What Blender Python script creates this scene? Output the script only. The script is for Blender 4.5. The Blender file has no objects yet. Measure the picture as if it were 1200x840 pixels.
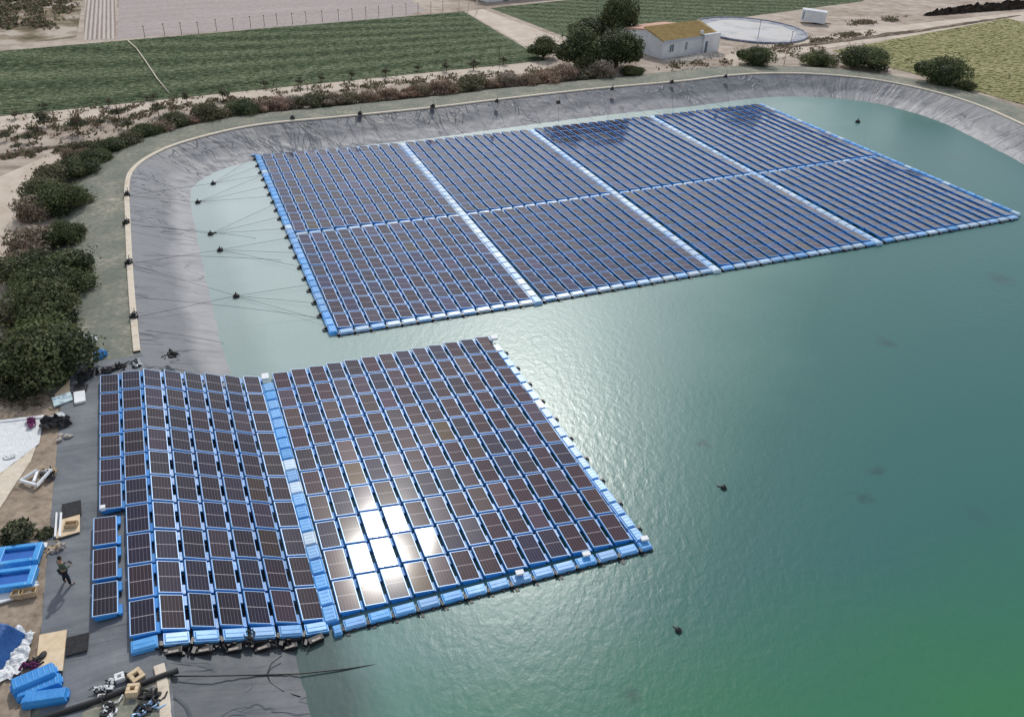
import bpy, bmesh, math, random
import numpy as np
from mathutils import Vector, Matrix, noise
R = math.radians
rnd = random.Random(7)
scene = bpy.context.scene
COL = scene.collection

# ------------------------------------------------------------------ camera
FOC, PITCH, ROLL, CAMH = 990.89, 0.56331231, 0.0356928, 33.3
_f = np.array([0, math.cos(PITCH), -math.sin(PITCH)])
_u = np.array([0, math.sin(PITCH), math.cos(PITCH)])
_r = np.array([1., 0, 0])
RR = math.cos(ROLL)*_r + math.sin(ROLL)*_u
UU = -math.sin(ROLL)*_r + math.cos(ROLL)*_u
cam = bpy.data.objects.new('camera', bpy.data.cameras.new('camera'))
COL.objects.link(cam)
M = Matrix(((RR[0], UU[0], -_f[0], 0), (RR[1], UU[1], -_f[1], 0), (RR[2], UU[2], -_f[2], CAMH), (0, 0, 0, 1)))
cam.matrix_world = M
cam.data.sensor_width = 36
cam.data.lens = FOC/1200*36
cam.data.clip_end = 6000
scene.camera = cam

def W(x, y, z=2.0):
    """point of the photograph's plan, on the level z"""
    d = _f + RR*(x-600)/FOC - UU*(y-420)/FOC
    t = (z-CAMH)/d[2]
    return Vector((d[0]*t, d[1]*t, z))
def depth(P):
    return float(np.dot(np.array(P)-np.array([0, 0, CAMH]), _f))

# ------------------------------------------------------------------ materials
MATS = {}
def mat(name, base=(.5, .5, .5), rough=.6, metal=0., spec=.5):
    m = bpy.data.materials.new(name); m.use_nodes = True
    b = m.node_tree.nodes['Principled BSDF']
    b.inputs['Base Color'].default_value = (*base, 1)
    b.inputs['Roughness'].default_value = rough
    b.inputs['Metallic'].default_value = metal
    b.inputs['Specular IOR Level'].default_value = spec
    MATS[name] = m
    return m
class NT:
    def __init__(s, m):
        s.t = m.node_tree; s.n = s.t.nodes; s.l = s.t.links; s.b = s.n.get('Principled BSDF')
    def new(s, ty, **k):
        n = s.n.new(ty)
        for a, v in k.items(): setattr(n, a, v)
        return n
    def put(s, sock, v):
        if hasattr(v, 'is_linked') or isinstance(v, bpy.types.NodeSocket): s.l.new(v, sock)
        else: sock.default_value = v
    def noise(s, vec, scale, detail=4, rough=.55, dist=0.):
        n = s.new('ShaderNodeTexNoise'); s.put(n.inputs['Vector'], vec)
        n.inputs['Scale'].default_value = scale; n.inputs['Detail'].default_value = detail
        n.inputs['Roughness'].default_value = rough; n.inputs['Distortion'].default_value = dist
        return n.outputs['Fac']
    def math(s, op, a, b=0., c=None, clamp=False):
        n = s.new('ShaderNodeMath', operation=op); n.use_clamp = clamp
        s.put(n.inputs[0], a); s.put(n.inputs[1], b)
        if c is not None: s.put(n.inputs[2], c)
        return n.outputs[0]
    def ramp(s, fac, stops, interp='LINEAR'):
        n = s.new('ShaderNodeValToRGB'); s.put(n.inputs[0], fac); cr = n.color_ramp; cr.interpolation = interp
        while len(cr.elements) < len(stops): cr.elements.new(.5)
        for e, (p, c) in zip(cr.elements, stops):
            e.position = p; e.color = (*c, 1) if len(c) == 3 else c
        return n.outputs[0]
    def mix(s, fac, a, b, blend='MIX'):
        n = s.new('ShaderNodeMix', data_type='RGBA', blend_type=blend)
        s.put(n.inputs[0], fac)
        s.put(n.inputs[6], a if not isinstance(a, tuple) else (*a, 1)[:4]); s.put(n.inputs[7], b if not isinstance(b, tuple) else (*b, 1)[:4])
        return n.outputs[2]
    def bump(s, h, strength=.5, dist=.05, normal=None):
        n = s.new('ShaderNodeBump'); s.put(n.inputs['Height'], h)
        n.inputs['Strength'].default_value = strength; n.inputs['Distance'].default_value = dist
        if normal: s.l.new(normal, n.inputs['Normal'])
        return n.outputs[0]
    def coord(s, w='Object'):
        return s.new('ShaderNodeTexCoord').outputs[w]
    def pos(s):
        return s.new('ShaderNodeNewGeometry').outputs['Position']
    def mapping(s, vec, scale=(1, 1, 1), rot=(0, 0, 0), loc=(0, 0, 0)):
        n = s.new('ShaderNodeMapping'); s.put(n.inputs[0], vec)
        n.inputs['Scale'].default_value = scale; n.inputs['Rotation'].default_value = rot; n.inputs['Location'].default_value = loc
        return n.outputs[0]
    def out(s, name, v): s.put(s.b.inputs[name], v)

def mottled(name, c1, c2, scale=1.5, rough=.8, spec=.3, bump=.3, bdist=.02, lo=.35, hi=.65, c3=None, detail=6, space='Object'):
    m = mat(name, c1, rough, 0, spec); t = NT(m)
    v = t.coord() if space == 'Object' else t.pos()
    f = t.noise(v, scale, detail, .62)
    stops = [(lo, c1), (hi, c2)] if c3 is None else [(lo, c1), ((lo+hi)/2, c2), (hi, c3)]
    t.out('Base Color', t.ramp(f, stops))
    g = t.noise(v, scale*6, 5, .6)
    t.out('Normal', t.bump(g, bump, bdist))
    return m

# blue polyethylene floats
m = mat('float_blue', (.02, .17, .62), .38, 0, .5); t = NT(m)
v = t.pos(); f = t.noise(v, .9, 5, .6)
oc = t.new('ShaderNodeObjectInfo').outputs['Color']
t.out('Base Color', t.mix(1., t.ramp(f, [(.25, (.015, .18, .50)), (.55, (.035, .27, .68)), (.75, (.08, .33, .68))]), oc, 'MULTIPLY'))
t.out('Roughness', t.math('ADD', .3, t.math('MULTIPLY', t.noise(v, 7, 3), .25)))
m = mat('float_pale', (.10, .42, .78), .36, 0, .5); t = NT(m)
v = t.pos(); f = t.noise(v, 1.7, 6, .65)
oc = t.new('ShaderNodeObjectInfo').outputs['Color']
ocs = t.new('ShaderNodeSeparateColor'); t.l.new(oc, ocs.inputs[0])   # object colour: red = mix towards white, green = brightness
cc = t.ramp(f, [(.3, (.03, .27, .70)), (.58, (.07, .38, .82)), (.75, (.24, .52, .80))])
cc = t.mix(ocs.outputs[0], cc, (.66, .76, .82))
br = t.new('ShaderNodeCombineColor')
for q_ in range(3): t.l.new(ocs.outputs[1], br.inputs[q_])
t.out('Base Color', t.mix(1., cc, br.outputs[0], 'MULTIPLY'))
t.out('Normal', t.bump(t.noise(v, 9, 3), .25, .01))
mat('frame_alu', (.34, .50, .74), .4, .2, .5)
# solar glass: cells, busbars, mid line; colour shift from module to module
m = mat('solar_cells', (.04, .03, .04), .1, 0, .5); t = NT(m)
uv = t.new('ShaderNodeUVMap').outputs[0]
sp = t.new('ShaderNodeSeparateXYZ'); t.l.new(uv, sp.inputs[0])
def line(x, n, w):      # thin line at each nth of a unit length
    fx = t.math('FRACT', t.math('MULTIPLY', x, n))
    d = t.math('ABSOLUTE', t.math('SUBTRACT', fx, .5))
    return t.math('GREATER_THAN', d, .5-w*n)
lx = line(sp.outputs[0], 6, .007)
lf = line(t.math('ADD', sp.outputs[0], .04), 24, .0025)
ly = line(sp.outputs[1], 24, .0018)
mid = t.math('LESS_THAN', t.math('ABSOLUTE', t.math('SUBTRACT', sp.outputs[1], .5)), .009)
tint = t.new('ShaderNodeAttribute', attribute_name='tint').outputs['Color']
oc = t.new('ShaderNodeObjectInfo').outputs['Color']
base = t.mix(1., tint, oc, 'MULTIPLY')
geo = t.pos()
base = t.mix(t.math('MULTIPLY', t.noise(geo, 2.2, 5), .12), base, (.05, .04, .05))
c = t.mix(t.math('MULTIPLY', lf, .05), base, (.42, .42, .5))
c = t.mix(t.math('MULTIPLY', ly, .07), c, (.35, .36, .42))
c = t.mix(t.math('MULTIPLY', lx, .55), c, (.26, .25, .36))
c = t.mix(t.math('MULTIPLY', mid, .8), c, (.45, .42, .46))
t.out('Base Color', c)
t.out('Roughness', .085)
t.b.inputs['Specular IOR Level'].default_value = .13
t.b.inputs['Coat Weight'].default_value = .05
t.b.inputs['Coat Roughness'].default_value = .25
mat('black_plastic', (.012, .012, .014), .45)
mat('black_rubber', (.018, .018, .02), .7)
mottled('dark_mesh', (.01, .01, .012), (.035, .035, .04), 9, .7, .3, .9, .03)
mottled('white_paint', (.74, .77, .80), (.82, .83, .84), .8, .6, .3, .1)
mottled('white_film', (.72, .76, .78), (.85, .86, .87), 2, .3, .5, .9, .08)
mottled('pale_blue_board', (.50, .66, .72), (.62, .74, .78), 2, .5)
mottled('plywood', (.62, .47, .30), (.74, .60, .42), 3, .7, .3, .2)
mottled('timber', (.46, .34, .20), (.60, .46, .30), 5, .8, .2, .4)
mottled('blue_tarp', (.008, .07, .26), (.015, .11, .36), 1.2, .35, .5, .8, .06)
mottled('purple_cloth', (.10, .02, .07), (.17, .04, .12), 5, .9)
mottled('concrete_kerb', (.55, .47, .37), (.70, .62, .51), 1.3, .85, .2, .5, .02, c3=(.62, .55, .46))
mottled('roof_moss', (.27, .19, .07), (.40, .29, .12), 1.1, .9, .2, .6, .04)
mottled('roof_pink', (.48, .27, .20), (.60, .38, .30), 1.0, .9, .2, .4, .04)
mottled('render_white', (.60, .62, .66), (.74, .75, .78), .7, .85, .2, .3)
mottled('shutter', (.09, .13, .18), (.16, .20, .25), 3, .6)
mottled('bark', (.10, .075, .05), (.18, .14, .10), 6, .9, .2, .8)
mottled('rubble', (.36, .31, .27), (.62, .58, .53), 6, .9, .2, .8, .05)
mottled('olive_jacket', (.06, .085, .06), (.10, .13, .10), 6, .9)
mottled('dark_trousers', (.010, .013, .02), (.02, .024, .034), 6, .9)
mat('skin_tone', (.36, .2, .13), .6); mat('dark_hair', (.01, .008, .007), .7)

# foliage: leaf tint x object colour
m = mat('foliage', (.06, .1, .04), .62, 0, .25); t = NT(m)
tint = t.new('ShaderNodeAttribute', attribute_name='tint').outputs['Color']
oc = t.new('ShaderNodeObjectInfo').outputs['Color']
t.out('Base Color', t.mix(1., tint, oc, 'MULTIPLY'))
tr = t.new('ShaderNodeBsdfTranslucent'); t.l.new(t.mix(1., tint, oc, 'MULTIPLY'), tr.inputs[0])
ms = t.new('ShaderNodeMixShader'); ms.inputs[0].default_value = .33
o = t.n['Material Output']; t.l.new(t.b.outputs[0], ms.inputs[1]); t.l.new(tr.outputs[0], ms.inputs[2]); t.l.new(ms.outputs[0], o.inputs[0])

# pond liner (uv: x = metres along the bank, y = metres down the slope)
def liner_material(name, slope=True):
    m = mat(name, (.2, .2, .23), .42, 0, .5); t = NT(m)
    uv = t.new('ShaderNodeUVMap').outputs[0]
    p = t.pos()
    sp = t.new('ShaderNodeSeparateXYZ'); t.l.new(uv, sp.inputs[0])
    streak = t.noise(t.mapping(uv, (.75, .10, 1) if slope else (.85, .13, 1)), 1.0, 4, .5, .5)
    cross = t.noise(t.mapping(uv, (.30, .30, 1), (0, 0, .6)), 1.0, 3, .5, 1.2)
    blot = t.noise(p, .22, 5, .6)
    f = t.math('ADD', t.math('MULTIPLY', streak, .5), t.math('MULTIPLY', blot, .5))
    dry = t.ramp(f, [(.34, (.065, .076, .095)), (.5, (.105, .117, .14)), (.66, (.17, .18, .205))] if slope else [(.34, (.095, .11, .125)), (.5, (.145, .16, .18)), (.66, (.215, .23, .25))])
    if slope:
        k = t.math('ADD', sp.outputs[1], t.math('MULTIPLY', t.math('SUBTRACT', blot, .5), 2.6))
        k = t.math('SMOOTH_MIN', t.math('MULTIPLY', t.math('SUBTRACT', k, 2.9), .9), 1., .2)
        k = t.math('MAXIMUM', k, 0.)
        silt = t.ramp(streak, [(.35, (.22, .225, .245)), (.65, (.34, .34, .355))])
        sy_ = t.new('ShaderNodeSeparateXYZ'); t.l.new(p, sy_.inputs[0])
        near = t.math('DIVIDE', t.math('SUBTRACT', sy_.outputs[1], 26.), 26., clamp=True)      # fresh sheeting by the launch ramp carries little silt
        dry = t.mix(t.math('MULTIPLY', t.math('SUBTRACT', 1., near), .55), dry, (.055, .066, .072))
        near = t.math('ADD', t.math('MULTIPLY', near, .72), .16)
        dry = t.mix(t.math('MULTIPLY', k, near), dry, silt)
    for sc_, ro_, wd_ in (((.22, .5, .022), (.34, -.7, .018)) if slope else ()):
        fn_ = t.noise(t.mapping(uv, (1., .45, 1), (0, 0, ro_)), sc_, 3, .5, 1.0)
        rg_ = t.math('SUBTRACT', 1., t.math('DIVIDE', t.math('ABSOLUTE', t.math('SUBTRACT', fn_, .5)), wd_), clamp=True)
        rg_ = t.math('MULTIPLY', rg_, t.ramp(t.noise(p, .18, 3), [(.42, (0, 0, 0)), (.58, (1, 1, 1))]))
        streak = t.math('ADD', streak, t.math('MULTIPLY', rg_, .35))
        dry = t.mix(t.math('MULTIPLY', rg_, .13), dry, (.06, .065, .08))  # shade of the folds darkened into the liner colour
    seam = t.math('FRACT', t.math('DIVIDE', sp.outputs[0], 7.2))
    seam = t.math('LESS_THAN', t.math('ABSOLUTE', t.math('SUBTRACT', seam, .5)), .006)
    t.out('Base Color', t.mix(t.math('MULTIPLY', seam, .5), dry, (.07, .07, .08)))
    t.out('Roughness', t.ramp(f, [(.3, (.48,)*3), (.7, (.68,)*3)])); t.out('Specular IOR Level', .35)
    h = t.math('ADD', t.math('MULTIPLY', streak, 1.), t.math('MULTIPLY', cross, .7 if slope else .5))
    t.out('Normal', t.bump(t.math('ADD', h, t.math('MULTIPLY', t.noise(p, 2.2, 4), .14)), .8, .20))
    return m
liner_material('liner_slope'); liner_material('liner_flat', False)

# geotextile on the embankment
m = mat('geotextile', (.16, .2, .16), .9, 0, .2); t = NT(m); p = t.pos()
a = t.noise(p, .35, 7, .65); b = t.noise(p, 2.6, 6, .6)
cc = t.ramp(t.math('ADD', t.math('MULTIPLY', a, .55), t.math('MULTIPLY', b, .45)), [(.34, (.14, .155, .13)), (.48, (.19, .205, .168)), (.56, (.255, .25, .20)), (.66, (.42, .38, .315))])
t.out('Base Color', cc); t.out('Normal', t.bump(b, .6, .05))

# sandy ground
m = mat('ground_sand', (.4, .34, .28), .95, 0, .1); t = NT(m); p = t.pos()
a = t.noise(p, .045, 8, .62, .4); b = t.noise(p, .5, 8, .65); d = t.noise(t.mapping(p, (.12, .9, 1), (0, 0, R(-28))), .35, 5, .6, .5)
k = t.math('ADD', t.math('ADD', t.math('MULTIPLY', a, .35), t.math('MULTIPLY', b, .4)), t.math('MULTIPLY', d, .25))
t.out('Base Color', t.ramp(k, [(.36, (.20, .155, .12)), (.46, (.36, .295, .24)), (.54, (.47, .40, .34)), (.66, (.60, .535, .465))]))
t.out('Normal', t.bump(b, .9, .12))
m = mat('ground_dirt', (.3, .24, .18), .95, 0, .1); t = NT(m); p = t.pos()
a = t.noise(p, .3, 8, .62, .4); b = t.noise(p, 2.2, 8, .65)
k = t.math('ADD', t.math('MULTIPLY', a, .5), t.math('MULTIPLY', b, .5))
t.out('Base Color', t.ramp(k, [(.36, (.15, .115, .09)), (.46, (.27, .215, .165)), (.56, (.37, .30, .235)), (.66, (.46, .39, .32))]))
t.out('Normal', t.bump(b, .9, .06))
def field_mat(name, stops, rot, rowscale, amp=.35, nscale=1.2, rough=.95):
    m = mat(name, stops[0][1], rough, 0, .1); t = NT(m); p = t.pos()
    q = t.mapping(p, (1, 1, 1), (0, 0, rot))
    w = t.new('ShaderNodeTexWave', wave_type='BANDS', bands_direction='Y'); t.l.new(q, w.inputs[0])
    w.inputs['Scale'].default_value = rowscale; w.inputs['Distortion'].default_value = .6; w.inputs['Detail'].default_value = 3; w.inputs['Detail Scale'].default_value = 1.5
    a = t.noise(p, nscale, 7, .7); b = t.noise(t.mapping(q, (.05, .5, 1)), 1, 6, .6)
    k = t.math('ADD', t.math('MULTIPLY', a, 1-amp), t.math('ADD', t.math('MULTIPLY', w.outputs['Fac'], amp*.5), t.math('MULTIPLY', b, amp*.5)))
    t.out('Base Color', t.ramp(k, stops))
    t.out('Normal', t.bump(a, .8, .15))
    return m
field_mat('crop_green', [(.36, (.034, .048, .026)), (.46, (.068, .098, .050)), (.55, (.115, .150, .080)), (.64, (.27, .28, .18))], R(-31), .42, .30, 2.3)
field_mat('crop_yellow', [(.36, (.075, .09, .035)), (.47, (.20, .20, .085)), (.55, (.35, .33, .16)), (.66, (.55, .50, .30))], R(20), .5)
field_mat('ploughed', [(.36, (.27, .225, .215)), (.5, (.40, .345, .33)), (.64, (.50, .445, .43))], R(-31), .45, .55)
_a, _b = W(98, 47, 1.5), W(104, -8, 1.5)
field_mat('striped_soil', [(.36, (.26, .21, .18)), (.5, (.42, .365, .33)), (.62, (.54, .48, .44))], -math.atan2(_b.y-_a.y, _b.x-_a.x), .45, .7)
mottled('track', (.50, .42, .34), (.63, .55, .47), .35, .95, .1, .6, .05, space='w')
mottled('scrub_soil', (.12, .10, .06), (.26, .21, .15), .16, .95, .1, .8, .1, c3=(.46, .40, .34), space='w', lo=.4, hi=.6)

# water
m = mat('pond_water', (.06, .2, .2), .07, 0, .5); t = NT(m); p = t.pos()
sp = t.new('ShaderNodeSeparateXYZ'); t.l.new(p, sp.inputs[0]); X, Y = sp.outputs[0], sp.outputs[1]
big = t.noise(p, .035, 4, .5); med = t.noise(p, .16, 5, .6)
# suspended silt thins out from the left bank towards the deep right side
s = t.math('ADD', t.math('MULTIPLY', X, .0155), t.math('MULTIPLY', Y, -.0085))
s = t.math('ADD', s, 1.12)
s = t.math('ADD', s, t.math('MULTIPLY', t.math('SUBTRACT', big, .5), .45))
s = t.math('ADD', s, t.math('MULTIPLY', t.math('SUBTRACT', med, .5), .10))
c = t.ramp(s, [(0., (.45, .53, .52)), (.32, (.36, .45, .43)), (.56, (.25, .355, .335)), (.74, (.135, .25, .235)), (.90, (.062, .172, .157)), (1., (.036, .135, .125))])
# algae bloom in the near right corner
g = t.math('ADD', t.math('SUBTRACT', 30.5, Y), t.math('ADD', t.math('MULTIPLY', t.math('SUBTRACT', X, 9.), .34), t.math('MULTIPLY', t.math('SUBTRACT', med, .5), 7.)))
g = t.math('DIVIDE', g, 12., clamp=True)
c = t.mix(t.math('MULTIPLY', g, .9), c, (.040, .185, .070))
vo = t.noise(p, .12, 2, .4); pat = t.math('GREATER_THAN', vo, .71)
c = t.mix(t.math('MULTIPLY', t.ramp(vo, [(.70, (0, 0, 0)), (.78, (1, 1, 1))]), .35), c, (.05, .05, .07))
for px_, py_, r_ in ((1013, 582, .55), (1027, 551, .5), (1038, 401, .8), (1172, 327, 1.3), (825, 520, .5), (740, 815, .5)):     # dark weed patches under the surface
    q_ = W(px_, py_, 0)
    ax = t.math('SUBTRACT', X, q_.x); ay = t.math('SUBTRACT', Y, q_.y)
    dd = t.math('ADD', t.math('SQRT', t.math('ADD', t.math('MULTIPLY', ax, ax), t.math('MULTIPLY', ay, ay))), t.math('MULTIPLY', t.math('SUBTRACT', t.noise(p, 1.3, 4), .5), 1.6))
    g = t.math('SUBTRACT', 1.25, t.math('DIVIDE', dd, r_), clamp=True)
    c = t.mix(t.math('MULTIPLY', g, .45), c, (.03, .05, .055))
# submerged sheeting shows dark through the shallows beside the bank
sh = t.math('ADD', t.math('MULTIPLY', t.math('ADD', X, 9.), .92), t.math('MULTIPLY', t.math('SUBTRACT', Y, 24.), .40))
sh = t.math('ADD', sh, t.math('MULTIPLY', t.math('SUBTRACT', t.noise(p, .5, 3), .5), 1.2))
m1 = t.math('MULTIPLY', t.math('SUBTRACT', 1.9, t.math('MULTIPLY', sh, .5)), 1., clamp=True)
m2 = t.math('ADD', t.math('MULTIPLY', t.math('DIVIDE', t.math('SUBTRACT', 36., Y), 8., clamp=True), .62), .20)
m3 = t.math('DIVIDE', t.math('SUBTRACT', 92., Y), 14., clamp=True)
c = t.mix(t.math('MULTIPLY', t.math('MULTIPLY', m1, m2), m3), c, (.055, .080, .080))
t.out('Base Color', c)
w1 = t.noise(t.mapping(p, (1., .62, 1), (0, 0, R(25))), 2.1, 3, .5, .4)
w2 = t.noise(t.mapping(p, (1., .7, 1), (0, 0, R(-20))), 4.2, 3, .55, .3)
calm = t.noise(p, .035, 4, .55)
h = t.math('ADD', t.math('MULTIPLY', w1, .7), t.math('MULTIPLY', w2, .3))
bn = t.new('ShaderNodeBump'); t.l.new(h, bn.inputs['Height']); bn.inputs['Distance'].default_value = .031
t.l.new(t.ramp(calm, [(.38, (.35,)*3), (.62, (1,)*3)]), bn.inputs['Strength'])
t.out('Normal', bn.outputs[0]); t.out('Roughness', .30); t.out('IOR', 1.333); t.out('Specular IOR Level', .4)

# ------------------------------------------------------------------ mesh helpers
class MB:
    """collects shapes, builds ONE mesh"""
    def __init__(s): s.v = []; s.f = []; s.m = []; s.uv = {}; s.T = Matrix.Identity(4)
    def add(s, vs, fs, mi=0, uvs=None):
        o = len(s.v); s.v += [s.T @ Vector(q) for q in vs]
        for k, f in enumerate(fs):
            if uvs is not None: s.uv[len(s.f)] = uvs[k]
            s.f.append([i+o for i in f]); s.m.append(mi)
    def box(s, x0, x1, y0, y1, z0, z1, mi=0):
        s.add([(x0, y0, z0), (x1, y0, z0), (x1, y1, z0), (x0, y1, z0), (x0, y0, z1), (x1, y0, z1), (x1, y1, z1), (x0, y1, z1)],
              [(0, 3, 2, 1), (4, 5, 6, 7), (0, 1, 5, 4), (1, 2, 6, 5), (2, 3, 7, 6), (3, 0, 4, 7)], mi)
    def hexa(s, b, tp, mi=0):
        s.add(list(b)+list(tp), [(0, 3, 2, 1), (4, 5, 6, 7), (0, 1, 5, 4), (1, 2, 6, 5), (2, 3, 7, 6), (3, 0, 4, 7)], mi)
    def tube(s, pts, r, n=6, mi=0, cap=True):
        pts = [Vector(p) for p in pts]; rs = r if isinstance(r, (list, tuple)) else [r]*len(pts)
        vs = []; fs = []
        for i, p in enumerate(pts):
            d = (pts[min(i+1, len(pts)-1)]-pts[max(i-1, 0)]).normalized()
            a = d.cross(Vector((0, 0, 1)));
            if a.length < .1: a = d.cross(Vector((1, 0, 0)))
            a.normalize(); b = d.cross(a)
            for k in range(n):
                an = 2*math.pi*k/n; vs.append(p+(a*math.cos(an)+b*math.sin(an))*rs[i])
        for i in range(len(pts)-1):
            for k in range(n):
                fs.append((i*n+k, i*n+(k+1) % n, (i+1)*n+(k+1) % n, (i+1)*n+k))
        if cap: fs.append(tuple(range(n))[::-1]); fs.append(tuple(range((len(pts)-1)*n, len(pts)*n)))
        s.add(vs, fs, mi)
    def ball(s, c, r, n=8, mi=0, sz=1.):
        vs = [(c[0], c[1], c[2]+r*sz)]; fs = []
        m_ = n//2
        for i in range(1, m_):
            th = math.pi*i/m_
            for k in range(n):
                an = 2*math.pi*k/n; vs.append((c[0]+r*math.sin(th)*math.cos(an), c[1]+r*math.sin(th)*math.sin(an), c[2]+r*sz*math.cos(th)))
        vs.append((c[0], c[1], c[2]-r*sz)); L = len(vs)-1
        for k in range(n): fs.append((0, 1+k, 1+(k+1) % n)); fs.append((L, L-n+(k+1) % n, L-n+k))
        for i in range(m_-2):
            for k in range(n): a = 1+i*n; fs.append((a+k, a+n+k, a+n+(k+1) % n, a+(k+1) % n))
        s.add(vs, fs, mi)
    def mesh(s, name, mats, bevel=0, smooth=False, seg=2):
        me = bpy.data.meshes.new(name)
        me.from_pydata([tuple(q) for q in s.v], [], s.f)
        for k in mats: me.materials.append(MATS[k] if isinstance(k, str) else k)
        me.polygons.foreach_set('material_index', s.m)
        if s.uv:
            ul = me.uv_layers.new(name='UVMap')
            for fi, uvs in s.uv.items():
                p = me.polygons[fi]
                for li, q in zip(p.loop_indices, uvs): ul.data[li].uv = q
        if bevel:
            bm = bmesh.new(); bm.from_mesh(me)
            bmesh.ops.bevel(bm, geom=bm.edges[:], offset=bevel, segments=seg, profile=.6, affect='EDGES', clamp_overlap=True)
            bm.to_mesh(me); bm.free()
        if smooth: me.polygons.foreach_set('use_smooth', [True]*len(me.polygons))
        me.update()
        return me

def obj(name, me, parent=None, M4=None, color=None):
    o = bpy.data.objects.new(name, me); COL.objects.link(o)
    if M4 is not None: o.matrix_world = M4
    if parent: o.parent = parent
    if color: o.color = (*color, 1)
    return o
def tag(o, label=None, cat=None, group=None, kind=None):
    if label: o['label'] = label
    if cat: o['category'] = cat
    if group: o['group'] = group
    if kind: o['kind'] = kind
    return o
def thing(name, label, cat, loc=(0, 0, 0), rz=0., group=None, M4=None):
    o = bpy.data.objects.new(name, None); COL.objects.link(o); o.empty_display_size = .2
    if M4 is not None: o.matrix_world = M4
    else: o.matrix_world = Matrix.Translation(Vector(loc)) @ Matrix.Rotation(rz, 4, 'Z')
    return tag(o, label, cat, group)
WORDS = ['', 'first', 'second', 'third', 'fourth', 'fifth', 'sixth', 'seventh', 'eighth', 'ninth', 'tenth', 'eleventh', 'twelfth', 'thirteenth', 'fourteenth', 'fifteenth', 'sixteenth', 'seventeenth', 'eighteenth', 'nineteenth', 'twentieth']
def ORD(n):
    if n <= 20: return WORDS[n]
    return str(n)+({1: 'st', 2: 'nd', 3: 'rd'}.get(n % 10, 'th'))
def set_tint(me, cols):
    """per-face colours"""
    ca = me.color_attributes.new('tint', 'FLOAT_COLOR', 'CORNER')
    n = np.empty(len(me.polygons), dtype=np.int32); me.polygons.foreach_get('loop_total', n)
    a = np.repeat(np.asarray(cols, dtype=np.float32), n, axis=0)
    a = np.concatenate([a, np.ones((len(a), 1), np.float32)], 1)
    ca.data.foreach_set('color', a.ravel())

# ------------------------------------------------------------------ world + sun
SUN_EL, SUN_AZ = R(41.0), R(.7)      # azimuth from +Y towards +X
w = bpy.data.worlds.new('World'); scene.world = w; w.use_nodes = True
nt = w.node_tree; bg = nt.nodes['Background']
sky = nt.nodes.new('ShaderNodeTexSky'); sky.sky_type = 'NISHITA'; sky.sun_disc = False
sky.sun_elevation = SUN_EL; sky.sun_rotation = SUN_AZ; sky.altitude = 300; sky.dust_density = 1.0; sky.air_density = 1.1
tc = nt.nodes.new('ShaderNodeTexCoord'); mp = nt.nodes.new('ShaderNodeMapping'); mp.inputs['Scale'].default_value = (1, 1, 2.2)
nz = nt.nodes.new('ShaderNodeTexNoise'); nz.inputs['Scale'].default_value = 2.1; nz.inputs['Detail'].default_value = 7; nz.inputs['Roughness'].default_value = .55
nt.links.new(tc.outputs['Generated'], mp.inputs[0]); nt.links.new(mp.outputs[0], nz.inputs['Vector'])
rp = nt.nodes.new('ShaderNodeValToRGB'); rp.color_ramp.elements[0].position = .34; rp.color_ramp.elements[1].position = .62
rp.color_ramp.elements[0].color = (.15, .15, .15, 1)
nt.links.new(nz.outputs['Fac'], rp.inputs[0])
bw = nt.nodes.new('ShaderNodeRGBToBW'); nt.links.new(sky.outputs[0], bw.inputs[0])
cl = nt.nodes.new('ShaderNodeMath'); cl.operation = 'MULTIPLY_ADD'; cl.inputs[1].default_value = 1.0; cl.inputs[2].default_value = 1.5
nt.links.new(bw.outputs[0], cl.inputs[0])
mx = nt.nodes.new('ShaderNodeMix'); mx.data_type = 'RGBA'
nt.links.new(rp.outputs[0], mx.inputs[0]); nt.links.new(sky.outputs[0], mx.inputs[6]); nt.links.new(cl.outputs[0], mx.inputs[7])
nt.links.new(mx.outputs[2], bg.inputs[0]); bg.inputs[1].default_value = .13
sl = bpy.data.lights.new('sun', 'SUN'); sl.energy = 2.0; sl.angle = R(2.4); sl.color = (1, .96, .9)
so = bpy.data.objects.new('sun', sl); COL.objects.link(so)
sd = Vector((math.sin(SUN_AZ)*math.cos(SUN_EL), math.cos(SUN_AZ)*math.cos(SUN_EL), math.sin(SUN_EL)))
so.matrix_world = Matrix.Translation((0, 0, 60)) @ sd.to_track_quat('Z', 'Y').to_matrix().to_4x4()
vs = scene.view_settings; vs.view_transform = 'Standard'; vs.look = 'None'; vs.gamma = 1; vs.exposure = 0.22; vs.use_curve_mapping = False
scene.cycles.use_denoising = True

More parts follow.
